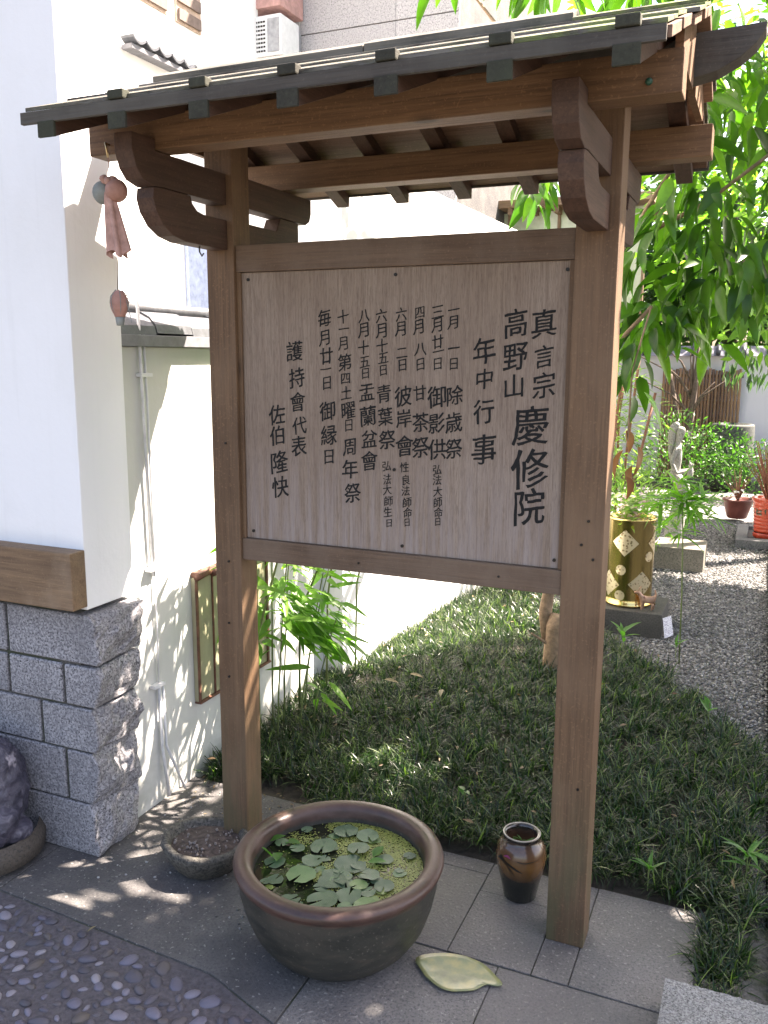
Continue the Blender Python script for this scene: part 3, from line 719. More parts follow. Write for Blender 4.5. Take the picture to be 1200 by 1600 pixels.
for k in range(9):
    z = .006 + k * .0065; r = .012 + .0105 * math.sin(PI * (k + .6) / 9.4); prof += [(r, z), (r + .0012, z + .003)]
prof += [(.009, .066), (.003, .068)]
MB().lathe((-1.512, 1.79, 1.642), prof, 20).build('shade', clay, lt, smooth=True)
MB().lathe((-1.512, 1.79, 1.622), [(.006, 0), (.0095, .001), (.011, .012), (.012, .022), (.004, .023)], 14).build('base', greyc, lt, smooth=True)
for k in range(6):
    a = k * PI / 3 + .3; MB().tube([(-1.512 + .02 * math.cos(a) * f, 1.79 + .02 * math.sin(a) * f, z) for f, z in ((.55, 1.645), (1.12, 1.665), (1.25, 1.68), (1.12, 1.695), (.45, 1.71))], .0009, 4).build('cord', greyc, lt)
MB().tube([(-1.505, 1.79, 1.70), (-1.49, 1.79, 1.685), (-1.482, 1.79, 1.655), (-1.475, 1.79, 1.628)], .0009, 5).build('tail', greyc, lt)

# ============================================================ BIG WATER POT
def m_pot():
    n = NT('glazed_pot_body'); v = n.noise(n.map((1, 1, 2.2)), 9, 5, .65); z = n.sep(n.tc.outputs['Object'])[2]; f = n.noise(n.map(), 120, 3, .6)
    c = n.ramp(v, (.3, (.018, .020, .017)), (.55, (.036, .036, .029)), (.8, (.065, .050, .038)))
    c = n.mix(n.ramp(f, (.62, 0), (.70, .5)), c, (.17, .15, .12))
    top = n.ramp(n.math('ADD', z, n.math('MULTIPLY', v, .02)), (.232, 0), (.240, 1))
    rim = n.ramp(v, (.3, (.032, .018, .014)), (.5, (.065, .034, .026)), (.75, (.10, .064, .052)))
    c = n.mix(top, c, rim)
    n.col(c).rough(n.ramp(v, (.3, .3), (.7, .6))); n.bump(n.mix(.3, v, f), .35, .004); return n.m
pot = thing('water_pot', (-.945, 1.88, 0), 'large round brown glazed pot of water lilies in front of the sign', 'pot')
pr = [(.155, 0), (.168, .005), (.205, .04), (.232, .08), (.250, .13), (.261, .18), (.265, .222), (.268, .232), (.275, .238), (.278, .247), (.275, .256), (.263, .262), (.248, .263), (.234, .258), (.228, .245), (.226, .225), (.222, .19), (.20, .12), (.02, .10)]
MB().lathe((-.945, 1.88, 0), pr, 72, wob=.012).build('pot_body', m_pot(), pot, smooth=True)
wn = NT('pond_water'); wn.col((.012, .014, .008)).rough(.06); wn.bump(wn.noise(wn.map(), 14, 3), .08, .01); wn.p.inputs['IOR'].default_value = 1.33
WZ = .214
MB().lathe((-.945, 1.88, WZ), [(1e-4, 0), (.2245, 0)], 48).build('water', wn.m, pot)
# lily pads
padm = NT('lily_pad'); rr_ = padm.ornd(); pv = padm.noise(padm.map(), 70, 4, .6)
padm.col(padm.mix(padm.ramp(pv, (.45, 0), (.75, .5)), padm.ramp(rr_, (0, (.045, .085, .05)), (.6, (.075, .125, .07)), (.85, (.09, .17, .06)), (1, (.18, .24, .05))), (.04, .06, .035))).rough(.35)
padm.bump(pv, .2, .003)
def pad_mesh(k):
    n = 22; vs = [(0, 0, .002)]; fs = []
    for j in range(n + 1):
        a = .16 + (2 * PI - .32) * j / n; r = 1 + .04 * math.sin(3 * a + k) + .03 * math.sin(7 * a + k * 2)
        vs.append((math.cos(a) * r * .55, math.sin(a) * r * .55, .02 * math.sin(2 * a + k))); 
    for j in range(n + 1):
        a = .16 + (2 * PI - .32) * j / n; r = 1 + .04 * math.sin(3 * a + k) + .03 * math.sin(7 * a + k * 2)
        vs.append((math.cos(a) * r, math.sin(a) * r, .05 * math.sin(2 * a + k) + .03 + .03 * math.sin(5 * a)))
    for j in range(n): fs.append((0, 1 + j, 2 + j)); fs.append((1 + j, n + 2 + j, n + 3 + j, 2 + j))
    me = bpy.data.meshes.new('lily_pad'); me.from_pydata(vs, [], fs); me.polygons.foreach_set('use_smooth', [True] * len(me.polygons)); me.materials.append(padm.m); return me
pads = [pad_mesh(k) for k in range(5)]
PC = [(548,1352,30),(520,1378,26),(488,1347,22),(505,1325,24),(540,1302,26),(575,1310,22),(470,1372,24),(452,1408,24),(505,1408,28),(545,1402,22),(490,1440-8,22),(530,1438,22),(570,1418,20),(415,1382,24),(430,1348,20),(600,1345,18),(560,1385,18),(600,1388,18),(440,1320,18),(480,1300,20),(578,1372,16),(610,1418,18),(585,1440,16),(450,1430,16),(520,1290,18),(400,1355,16),(560,1330,20),(465,1330,14),(540,1420,14),(620,1300,14),(640,1340,12)]
random.seed(5)
for _ in range(34):
    a_ = random.uniform(0, 6.28); rr_0 = random.uniform(.02, .19); q_ = (-.945 + rr_0 * math.cos(a_) - .02, 1.88 + rr_0 * math.sin(a_) - .02)
    PC.append((q_[0], q_[1], random.uniform(8, 17), 1))
placed_p = []
for i, pc_ in enumerate(PC):
    u, v, rp = pc_[:3]; P0 = on_plane(u, v, 2, WZ) if len(pc_) == 3 else np.array([u, v, WZ]); r = rp * .00155 * random.uniform(.85, 1.05)
    d = math.hypot(P0[0] + .945, P0[1] - 1.88)
    if d + r > .215: r = max(.012, .215 - d)
    if d > .205: continue
    o = bpy.data.objects.new('lily_pad', pads[i % 5]); COL.objects.link(o); o.parent = pot
    o.location = Vector((P0[0], P0[1], WZ + (.003 + .0012 * (i % 7) if i < 31 else .002 + .0009 * (i % 3)))) - pot.location; o.scale = (r, r, r * .9); o.rotation_euler = (random.uniform(-.07, .07), random.uniform(-.07, .07), random.uniform(0, 6.28))
# bright upright water leaves at left
wl = leaf_template(.05, .028, 4, .1, .3)
ms_ = []
for (u, v) in [(408, 1328), (420, 1318), (435, 1335), (425, 1342), (400, 1340), (445, 1318), (575, 1350), (583, 1342), (415, 1305)]:
    P0 = on_plane(u, v, 2, WZ); ms_.append((0, orient((P0[0], P0[1], WZ + .006), (random.gauss(0, 1), random.gauss(0, 1), .35), 1)))
leaf_objects('water_leaf', [wl], ms_, leaf_spr, pot)
# duckweed
dwn = m_leaf('duckweed', [(.16, .19, .045), (.24, .27, .07), (.12, .16, .035)], .1, .5)
t = [(np.array([(math.cos(a) * 1, math.sin(a) * .8, 0) for a in np.linspace(0, 2 * PI, 6)[:-1]]), [(0, 1, 2, 3, 4)])]
ms_ = []
while len(ms_) < 12000:
    a = random.uniform(0, 2 * PI); r = .222 * math.sqrt(random.random()); x = -.945 + r * math.cos(a); y = 1.88 + r * math.sin(a)
    den = noise.noise(Vector((x * 9, y * 9, 2))) + .9 * ((x + .945) / .22) * .7 + .55 * ((y - 1.88) / .22) + .16
    if random.random() > min(1, max(0.01, den * 2.2)): continue
    M = np.eye(4); s = random.uniform(.0014, .0030); M[:3, :3] = np.array(Matrix.Rotation(random.uniform(0, 6), 3, 'Z')) * s; M[:3, 3] = (x, y, WZ + .0012 + .0006 * random.random()); ms_.append((0, M))
scatter_mesh('duckweed', t, ms_, dwn, pot, smooth=False)
for (u, v, h) in ((440, 1295, .05), (462, 1290, .07)):
    P0 = on_plane(u, v, 2, WZ); MB().tube([(P0[0], P0[1], WZ), (P0[0] - .004, P0[1], WZ + h * .6), (P0[0] - .008, P0[1], WZ + h)], .0012, 5).build('stalk', bark_d, pot)

# ============================================================ BOWL OF SOIL
bw = thing('stone_bowl', (-1.47, 2.02, 0), 'low dark weathered bowl of dry soil squeezed between left post and big pot', 'bowl')
bm_ = m_granite('dark_weathered_stone', (.14, .13, .11), (.065, .06, .05), (.02, .02, .02), .5, .6)
MB().lathe((-1.475, 2.025, 0), [(.085, 0), (.105, .02), (.128, .055), (.137, .082), (.133, .094), (.122, .096), (.113, .088), (.106, .07), (.01, .066)], 40, wob=.06, sq=.92).build('bowl_body', bm_, bw, smooth=True, disp=.003, dsc=40)
MB().lathe((-1.475, 2.025, .074), [(1e-4, .008), (.05, .006), (.108, .0)], 30, wob=.03, sq=.92).build('dry_soil', simple('dry_soil', (.085, .065, .055), .95, var=.5, sc=60, bump=1), bw, smooth=True, disp=.004, dsc=60)
tt = [(np.array(MB().ball((0, 0, 0), 1, 6, 4).v), MB().ball((0, 0, 0), 1, 6, 4).f)]; ms_ = []
for _ in range(90):
    a = random.uniform(0, 6.28); r = .10 * math.sqrt(random.random()); s = random.choice([.0015, .002, .003, .005]); M = np.eye(4); M[:3, :3] *= s; M[:3, 3] = (-1.475 + r * math.cos(a), 2.025 + r * math.sin(a) * .9, .084); ms_.append((0, M))
scatter_mesh('grit', tt, ms_, simple('pale_grit', (.22, .19, .17), .8, var=.4, sc=200), bw)

# ============================================================ JAR
jar = thing('glazed_jar', (-.552, 2.272, 0), 'small brown and black glazed jar with painted leaves beside the right post', 'jar')
def m_jar():
    n = NT('jar_glaze'); z = n.sep(n.tc.outputs['Object'])[2]; v = n.noise(n.map(), 14, 4, .6)
    zz = n.math('ADD', z, n.math('MULTIPLY', n.math('SUBTRACT', v, .5), .03))
    c = n.ramp(n.math('MULTIPLY', zz, 5), (.36, (.012, .014, .012)), (.46, (.10, .05, .02)), (.62, (.17, .085, .03)), (.85, (.10, .055, .035)), (.95, (.02, .017, .015)))
    n.col(c).rough(.22); n.p.inputs['Coat Weight'].default_value = .5; return n.m
JP = [(.044, 0), (.047, .004), (.056, .05), (.068, .10), (.0725, .13), (.069, .158), (.058, .176), (.050, .183), (.0505, .190), (.054, .196), (.052, .200), (.046, .199), (.043, .19), (.045, .17), (.055, .14), (.02, .12)]
JC = Vector((-.552, 2.272, 0))
MB().lathe(JC, JP, 48).build('jar_body', m_jar(), jar, smooth=True)
MB().lathe(JC, [(.0505, .1955), (.0535, .1975), (.0545, .1995), (.0530, .2010), (.0505, .2005), (.0495, .1985)], 40).build('jar_rim', simple('pale_rim', (.30, .27, .23), .35), jar, smooth=True)
jd = NT('brush_paint_black'); jd.col((.012, .012, .01)).rough(.3)
def on_jar(a, z):
    for (r0, z0), (r1, z1) in zip(JP, JP[1:]):
        if z0 <= z <= z1 and z1 > z0: r = r0 + (r1 - r0) * (z - z0) / (z1 - z0) + .0009; break
    return Vector((JC.x + r * math.cos(a), JC.y + r * math.sin(a), z))
def jar_stroke(pts, w_, m=None):
    vs = []; fs = []; n = 9
    for i in range(n + 1):
        t_ = i / n * (len(pts) - 1); k = min(int(t_), len(pts) - 2); f = t_ - k
        a = pts[k][0] * (1 - f) + pts[k + 1][0] * f; z = pts[k][1] * (1 - f) + pts[k + 1][1] * f; ww = w_ * math.sin(PI * (i + .4) / (n + .8)) * .5
        vs += [on_jar(a, z - ww), on_jar(a, z + ww)]
    for i in range(n): a = 2 * i; fs.append((a, a + 2, a + 3, a + 1))
    MB().add(vs, fs).build('painted_leaf', m or jd.m, jar)
F0 = -1.35 - PI * .0
for p_, w_ in (([(-2.05, .135), (-1.75, .118), (-1.55, .095)], .006), ([(-2.1, .14), (-1.7, .128), (-1.25, .112)], .008), ([(-2.45, .137), (-2.2, .142), (-2.0, .137)], .012), ([(-1.55, .147), (-1.2, .143), (-.6, .148)], .003),
               ([(-2.3, .15), (-2.15, .142), (-2.0, .130)], .009), ([(-1.9, .128), (-1.75, .11), (-1.72, .098)], .004)): jar_stroke(p_, w_)
jar_stroke([(-2.1, .150), (-1.9, .155), (-1.75, .150)], .007, simple('pink_glaze', (.30, .05, .16), .3))
lf = leaf_template(.03, .008, 3, .3, .2); ms_ = [(0, orient((JC.x + random.uniform(-.015, .015), JC.y + random.uniform(-.01, .015), .165), rdir(.9), random.uniform(.6, 1))) for _ in range(14)]
leaf_objects('leaf', [lf], ms_, leaf_spr, jar)

# leaf-shaped dish lying on paving
def m_dish():
    n = NT('pale_green_glaze'); v = n.noise(n.map(), 18, 4, .6)
    n.col(n.ramp(v, (.3, (.10, .12, .07)), (.5, (.20, .22, .11)), (.7, (.33, .30, .12)))).rough(.22); n.bump(v, .1, .003); return n.m
dv = []; df = []; ol = [(0, 0), (.04, .035), (.10, .052), (.16, .045), (.20, .02), (.225, .0), (.215, -.012), (.19, -.015), (.165, -.045), (.11, -.068), (.06, -.055), (.025, -.03)]
ol2 = []
for i in range(len(ol)):
    for f in (0, .25, .5, .75):
        a, b, c_, d_ = [Vector(ol[(i + k) % len(ol)]) for k in (-1, 0, 1, 2)]
        ol2.append(.5 * ((2 * b) + (-a + c_) * f + (2 * a - 5 * b + 4 * c_ - d_) * f * f + (-a + 3 * b - 3 * c_ + d_) * f ** 3))
cen = Vector((.11, -.005)); n2 = len(ol2); rings = [(0, .003), (.5, .0035), (.85, .005), (1.0, .008), (1.0, .005), (.8, .002), (.0, .001)]
A_ = math.atan2(-.0, 1)
for s_, z_ in rings:
    for p in ol2:
        q = cen + (p - cen) * (s_ if s_ > 0 else .001); wv_ = .0015 * noise.noise(Vector((p.x * 40, p.y * 40, 0))) if s_ > .8 else 0
        x = q.x * math.cos(A_) - q.y * math.sin(A_); y = q.x * math.sin(A_) + q.y * math.cos(A_)
        dv.append((-.725 + x * 1.03, 1.885 + y * 1.12, z_ + wv_ + .0015))
for r_ in range(len(rings) - 1):
    for j in range(n2): df.append((r_ * n2 + j, r_ * n2 + (j + 1) % n2, (r_ + 1) * n2 + (j + 1) % n2, (r_ + 1) * n2 + j))
tag(MB().add(dv, df).build('leaf_dish', m_dish(), None, smooth=True), 'yellow green leaf shaped ceramic dish lying flat on the paving by the big pot', 'dish')

# stone carving bottom left
cv = thing('stone_carving', (-2.12, 1.80, 0), 'dark mottled stone animal carving cut off by the left edge, on a round plinth', 'sculpture')
MB().lathe((-2.14, 1.79, 0), [(.15, 0), (.175, .015), (.18, .06), (.165, .085), (.16, .09)], 36, wob=.03).build('plinth', m_granite('brown_stone', (.12, .10, .08), (.08, .065, .05), (.03, .03, .03), .6, .5), cv, smooth=True)
def m_carv():
    n = NT('dark_mottled_stone'); v = n.noise(n.map(), 28, 5, .7, 1.0); b = n.noise(n.map((1, 1, .7)), 11, 4, .6)
    c = n.ramp(v, (.3, (.022, .022, .034)), (.55, (.07, .065, .09)), (.72, (.16, .15, .18)))
    c = n.mix(n.ramp(b, (.60, 0), (.66, .8)), c, (.42, .38, .42)); n.col(c).rough(.35); n.bump(v, .7, .01); return n.m
cb = bmesh.new()
def blob(c, r, s):
    M = Matrix.Translation(Vector(c)) @ Matrix.Diagonal((*[r * k for k in s], 1)); bmesh.ops.create_icosphere(cb, subdivisions=3, radius=1, matrix=M)
blob((-2.14, 1.80, .22), .14, (1.0, .85, 1.2)); blob((-2.12, 1.79, .33), .095, (1.05, .9, .75)); blob((-2.05, 1.75, .15), .07, (1, .9, 1.0)); blob((-2.24, 1.77, .30), .10, (1, 1, 1)); blob((-2.02, 1.80, .11), .05, (1.1, 1, .6)); blob((-2.3, 1.75, .40), .07, (1, 1, 1.1))
me = bpy.data.meshes.new('carved_body'); cb.to_mesh(me); cb.free(); co = bpy.data.objects.new('carved_body', me); COL.objects.link(co)
rm = co.modifiers.new('r', 'REMESH'); rm.mode = 'VOXEL'; rm.voxel_size = .009; rm.use_smooth_shade = True
dg = bpy.context.evaluated_depsgraph_get(); dg.update(); m2 = bpy.data.meshes.new_from_object(co.evaluated_get(dg)); co.modifiers.clear(); co.data = m2
for v in m2.vertices:
    p = v.co * 14; d_ = .012 * noise.noise(p) + .010 * abs(noise.noise(p * 2.2)) + .004 * noise.noise(p * 6); v.co += v.normal * d_
for v in m2.vertices: v.co -= Vector(cv.location)
m2.polygons.foreach_set('use_smooth', [True] * len(m2.polygons)); m2.materials.clear(); m2.materials.append(m_carv()); co.parent = cv

# ============================================================ BAMBOO BY THE GARDEN WALL
bl = [leaf_template(.14, .026, 6, .18, .3, peak=.3), leaf_template(.12, .022, 6, .35, .3, peak=.3), leaf_template(.165, .030, 6, .1, .2, peak=.35)]
bb = thing('bamboo_plant', (-1.66, 2.85, 0), 'bright green bamboo clump between left post and garden wall, with unseen leaves added for wall shade', 'plant')
ms_ = []
stems = [((-1.68, 2.80), (-1.60, 2.80, 1.0)), ((-1.72, 2.92), (-1.66, 2.95, 1.3)), ((-1.64, 2.90), (-1.50, 2.98, .85)), ((-1.70, 3.05), (-1.56, 3.10, .95)), ((-1.76, 2.90), (-1.74, 2.90, 1.2)), ((-1.76, 2.80), (-1.72, 2.74, 1.05)), ((-1.62, 2.98), (-1.44, 2.90, .62))]
for (bx, by), (tx, ty, tz) in stems:
    pts = [(bx + (tx - bx) * t_ ** 1.5, by + (ty - by) * t_ ** 1.5, tz * t_) for t_ in (0, .25, .5, .75, 1)]
    MB().tube(pts, [.0035, .0035, .003, .0025, .0015], 6).build('stem', stem_g, bb, smooth=True)
    nl = int(14 + 12 * tz)
    for k in range(nl):
        t_ = random.uniform(.28, 1); p = Vector((bx + (tx - bx) * t_ ** 1.5, by + (ty - by) * t_ ** 1.5, tz * t_)); d = rdir(random.uniform(-.7, .45)); d.x += .35; d.y -= .1
        q = p + d.normalized() * random.uniform(.0, .09)
        if q.x < -1.80 or (q.z < .42 and random.random() < .7): continue
        ms_.append((random.randrange(3), orient(q, d, random.uniform(.7, 1.15), random.uniform(-.9, .9))))
# arching sprays reaching right, just above the turf
for k in range(85):
    t_ = random.random(); q = Vector((-1.70 + .26 * t_ + random.gauss(0, .02), 2.86 + random.gauss(0, .05), 0.66 - .20 * t_ + random.gauss(0, .07)))
    ms_.append((random.randrange(3), orient(q, Vector((1, random.uniform(-.5, .4), random.uniform(-.9, .2))), random.uniform(.8, 1.15), random.uniform(-.9, .9))))
random.shuffle(ms_); leaf_objects('leaf', bl, ms_, leaf_bam, bb, 300)
hid = []  # unseen leaves added behind the board to shade the wall and pier
while len(hid) < 620:
    x = random.uniform(-1.72, -1.15); y = random.uniform(2.40, 3.7); z = random.uniform(.95, 1.72)
    if z > .74 + 1.95 * (x + 1.85) or x / y < -.645 or x > -.445 * y or 1.55 - (1.55 - z) * 2.13 / y < .99: continue
    if y < 2.62 and x < -1.38: continue
    if noise.noise(Vector((x * 5, y * 5, z * 5))) < -.12: continue
    if (x - (z / 1.95) + 1.83) ** 2 + (y - z * .49 - 2.58) ** 2 < .045 and random.random() < .8: continue
    hid.append((random.randrange(3), orient((x, y, z), rdir(random.uniform(-1.2, -.1)), random.uniform(.55, .95), random.uniform(-1, 1))))
scatter_mesh('foliage', bl, hid, m_leaf('unseen_shade_foliage', [(.055, .14, .02), (.09, .21, .03), (.14, .28, .04)], .3, .4), bb)
for x0, y0, z0 in ((-1.35, 2.62, 1.6), (-1.28, 2.95, 1.65), (-1.45, 3.2, 1.45), (-1.40, 3.5, 1.4)):
    MB().tube([(-1.72, y0 + .1, 0), (-1.70, y0 + .08, .5), (x0 - .14, y0 + .03, 1.1), (x0, y0, z0)], [.005, .005, .004, .002], 6).build('stem', stem_g, bb, smooth=True)
# broad leaf plant left of the post
blp = thing('broad_leaf_plant', (-1.70, 2.50, 0), 'few large glossy leaves poking out left of the left post', 'plant')
big = [leaf_template(.17, .06, 6, .35, .25)]
MB().tube([(-1.72, 2.52, 0), (-1.71, 2.52, .4), (-1.68, 2.50, .78)], .004, 6).build('stem', stem_g, blp)
leaf_objects('leaf', big, [(0, orient((-1.60, 2.50, .70), (-.8, -.2, -.55), 1.1, .3)), (0, orient((-1.62, 2.5, .84), (-.95, -.2, .05), .75, .2)), (0, orient((-1.66, 2.5, .90), (-1, -.2, -.1), .55, .6)), (0, orient((-1.60, 2.52, .62), (-.7, -.2, -1.0), .85, -.3)), (0, orient((-1.62, 2.52, .74), (.6, .2, .1), .9, 0))], leaf_bam, blp)

# ============================================================ TREES
tl = [leaf_template(.150, .050, 6, .3, .35), leaf_template(.125, .044, 6, .55, .3), leaf_template(.175, .055, 6, .2, .4, peak=.35)]
def limb(parent, pts, rs, m=bark, name='branch'): return MB().tube(pts, rs, 10).build(name, m, parent, smooth=True, disp=.003, dsc=25)
def ground_px(u, v): 
    p = on_plane(u, v, 2, 0); return p[0], p[1]
GAPS = [(-1.33, 2.76, .13), (-1.20, 2.86, .07)] + [(*ground_px(u, v), r) for u, v, r in ((148, 1388, .045), (185, 1400, .055), (228, 1386, .04), (250, 1432, .035), (290, 1418, .035), (208, 1370, .03), (170, 1345, .03), (120, 1300, .05), (250, 1290, .04))]
def in_gap(p):
    t_ = p[2] / 1.95
    for gx, gy, r in GAPS:
        if (p[0] - gx - t_) ** 2 + (p[1] - gy - .955 * t_) ** 2 < (r + .02) ** 2: return True
    return False
def cluster(c, n, R, out, drop=.8, smin=.75, smax=1.15, flat=.7):
    for _ in range(n):
        d = Vector((random.gauss(0, 1), random.gauss(0, 1), random.gauss(0, flat))); d = d.normalized() * R * random.random() ** .5
        p = Vector(c) + d
        if in_gap(p + Vector((0, 0, -.05))): continue
        dr = Vector((d.x, d.y, 0)).normalized() * random.uniform(.3, 1.2) + Vector((0, 0, -drop * random.uniform(.15, 1.3)))
        out.append((random.randrange(3), orient(p, dr, random.uniform(smin, smax), random.uniform(-1, 1))))
mt = thing('garden_tree', (-.83, 3.93, 0), 'tree with pruned pale trunk behind the right post and long drooping glossy leaves', 'tree')
limb(mt, [(-.835, 3.93, -.03), (-.832, 3.93, .12), (-.825, 3.93, .30), (-.81, 3.93, .345)], [.058, .052, .050, .046], name='trunk')
limb(mt, [(-.86, 3.94, .22), (-.885, 3.95, .36), (-.872, 3.95, .46), (-.84, 3.95, .8), (-.76, 3.95, 1.3), (-.70, 3.95, 1.8), (-.62, 3.95, 2.3), (-.5, 4.0, 2.8)], [.036, .032, .028, .027, .026, .024, .021, .016], name='trunk')
MB().tube([(-.86, 3.90, .22), (-.93, 3.87, .27)], [.008, .005], 6).build('twig', bark, mt)
for pts in ([(-.70, 3.95, 1.8), (-.5, 3.8, 2.15), (-.3, 3.6, 2.4)], [(-.62, 3.95, 2.3), (-.9, 3.9, 2.6), (-1.3, 3.9, 3.1)], [(-.66, 3.95, 2.0), (-.3, 4.1, 2.2), (.1, 4.1, 2.5)], [(-.76, 3.95, 1.35), (-.6, 3.8, 1.6), (-.45, 3.7, 1.75)]):
    limb(mt, pts, [.014, .010, .006])
near = []
for c, n, R in [((-.50, 3.75, 1.95), 46, .20), ((-.30, 3.8, 2.15), 50, .24), ((-.50, 3.7, 1.62), 26, .12), ((-.42, 3.6, 2.4), 34, .22), ((-.12, 3.9, 1.85), 34, .22), ((-.22, 3.9, 1.90), 30, .2), ((-1.02, 4.1, 2.42), 12, .12), ((-1.05, 4.1, 2.30), 12, .10)]: cluster(c, n, R, near, 1.1)
leaf_objects('leaf', tl, near[:298], leaf_tree_o, mt, 298)
far = []
for c, n, R in [((-.45, 3.9, 1.75), 60, .2), ((-.30, 3.95, 2.1), 70, .25), ((-.15, 4.2, 2.5), 90, .3), ((.15, 4.2, 2.1), 130, .35), ((.2, 4.4, 2.7), 130, .4), ((-.35, 4.6, 2.9), 70, .3), ((-.45, 4.1, 2.6), 70, .25), ((-1.35, 3.95, 3.35), 50, .25), ((-1.0, 4.1, 3.3), 60, .25), ((-.6, 4.3, 3.25), 80, .3), ((-.2, 4.2, 3.2), 60, .3), ((-.25, 4.3, 1.8), 50, .25), ((.5, 3.9, 3.1), 160, .5), ((.3, 4.3, 3.4), 120, .4)]: cluster(c, n, R, far, 1.0)
scatter_mesh('crown', tl, far, leaf_tree, mt)
dl = []
for c in [(-.515, 3.6, 1.18), (-.49, 3.55, 1.08), (-.475, 3.6, 1.12), (-.51, 3.6, 1.26), (-.46, 3.6, 1.20)]:
    dl.append((random.randrange(2), orient(c, (random.gauss(0, .3), .1, -1), random.uniform(.6, .85), random.uniform(-1, 1))))
leaf_objects('dead_leaf', [leaf_template(.16, .075, 6, .25, .7), leaf_template(.14, .065, 6, .35, .6)], dl, leaf_dead, mt)
MB().tube([(-.45, 3.7, 1.75), (-.50, 3.62, 1.5), (-.50, 3.6, 1.22)], .004, 6).build('twig', bark, mt)
hang = []; cluster((-.49, 3.6, 1.46), 22, .10, hang, 1.6); leaf_objects('hanging_leaf', tl, hang, leaf_tree_o, mt, 40)

# unseen tree off to the right, its canopy laid out to shade the turf
sh = thing('shade_tree', (1.3, 4.3, 0), 'broad leafy shade tree just outside the right edge casting dappled shade', 'tree')
limb(sh, [(1.4, 4.1, -.05), (1.38, 4.1, 1.2), (1.3, 4.0, 2.2), (1.2, 4.0, 3.1)], [.11, .09, .08, .05], bark_d, 'trunk')
for pts in ([(1.3, 4.0, 2.2), (1.7, 3.4, 2.9), (2.0, 2.9, 3.3)], [(1.35, 4, 2.0), (1.0, 4.8, 2.8), (.7, 5.2, 3.3)], [(1.3, 4, 2.4), (.9, 3.5, 3.0), (.6, 3.2, 3.35)]): limb(sh, pts, [.045, .03, .012], bark_d)
can = []
def canopy_ok(x, y):
    # ground point shaded by canopy at z=3.35
    gx, gy = x - 1.72, y - 1.64; e = .10 * noise.noise(Vector((gx * 4, gy * 4, 1)))
    if gx < -1.62 + e and not (1.62 < gy < 2.2 + e and gx > -2.1 and random.random() < .3) and not (.75 < gy < 1.5 and gx > -2.1 and random.random() < .05): return False
    if gy < .75: return False
    if gy < 1.62 and gx < -.8 and not (gx > -2.1 and gx < -1.15 and noise.noise(Vector((gx * 9, gy * 9, 7))) > .05 and random.random() < .22): return False
    if gx < -.95 and gy > 3.42 + (gx + 1.7) * 1.35 + e * 1.6: return False
    if gy > 6.25 + e * 3 and gy < 7.6 + e * 2: return False
    if -1.65 < gx < -.9 and 2.4 < gy < 3.6 and random.random() < .45: return False
    if (gx + 1.12) ** 2 / .05 + (gy - 2.78) ** 2 / .035 < 1 + e * 4: return False      # sunlit patch on turf
    if (gx + 1.30) ** 2 / .02 + (gy - 2.62) ** 2 / .015 < 1 : return False
    if gx < -1.35 and gx > -1.62 and gy < 2.2: return random.random() < .6
    return True
tries = 0
while len(can) < 17000 and tries < 140000:
    tries += 1; x = random.uniform(-.45, 3.6); y = random.uniform(2.6, 10.6)
    if x < .3 and y > 9.2: continue
    if not canopy_ok(x, y) or in_gap((x, y, 3.4)) or in_gap((x + .05, y + .03, 3.4)): continue
    can.append((random.randrange(3), orient((x + random.gauss(0, .03), y + random.gauss(0, .03), 3.35 + random.gauss(0, .10) + .05), rdir(-.25), random.uniform(.8, 1.2), random.uniform(-.4, .4))))
extra = 0
while extra < 5500:
    gx = random.uniform(-.95, .35); gy = random.uniform(3.3, 6.3 + .1 * noise.noise(Vector((extra * .1, 0, 0)))); x, y = gx + 1.72, gy + 1.64
    can.append((random.randrange(3), orient((x, y, 3.45 + random.gauss(0, .08)), rdir(-.25), random.uniform(.8, 1.2), random.uniform(-.4, .4)))); extra += 1
scatter_mesh('crown', [leaf_template(.17, .066, 5, .25, .3), leaf_template(.15, .06, 5, .4, .3), leaf_template(.20, .075, 5, .12, .3)], can, leaf_tree, sh)

# trees beyond
def bushy(name, label, cat, loc, blobs, templ, mat, trunk=None, group=None, up=0.0):
    t_ = thing(name, loc, label, cat, group); out = []
    for c, n, R in blobs:
        for _ in range(n):
            d = Vector((random.gauss(0, 1), random.gauss(0, 1), random.gauss(0, .8))).normalized() * R * random.random() ** .4
            dr = Vector((d.x + random.gauss(0, .2), d.y + random.gauss(0, .2), d.z * .4 + up + random.gauss(0, .2))); out.append((random.randrange(len(templ)), orient(Vector(c) + d, dr, random.uniform(.7, 1.2), random.uniform(-1.2, 1.2))))
    scatter_mesh('crown' if cat == 'tree' else 'foliage', templ, out, mat, t_)
    if trunk:
        for pts, rs in trunk: limb(t_, pts, rs, bark_d, 'trunk' if pts is trunk[0][0] else 'branch')
    return t_
ft = [leaf_template(.13, .045, 3, .2, .2), leaf_template(.10, .04, 3, .2, .2)]
bushy('background_tree', 'loose bright green tree filling the gap right of the garden tree', 'tree', (.1, 7.6, 0), [((-.3, 7.2, 2.5), 500, .7), ((.3, 7.4, 3.2), 600, .9), ((-.7, 7.6, 3.3), 350, .6), ((-.1, 7.0, 1.95), 260, .45), ((-1.2, 8.0, 4.2), 300, .6), ((0, 7.8, 4.3), 500, .9)], ft, leaf_far, [([(.35, 7.6, 0), (.32, 7.6, 1.5), (.2, 7.5, 2.6)], [.07, .06, .04]), ([(.3, 7.6, 1.6), (-.2, 7.4, 2.2), (-.5, 7.5, 2.9)], [.03, .02, .01])])
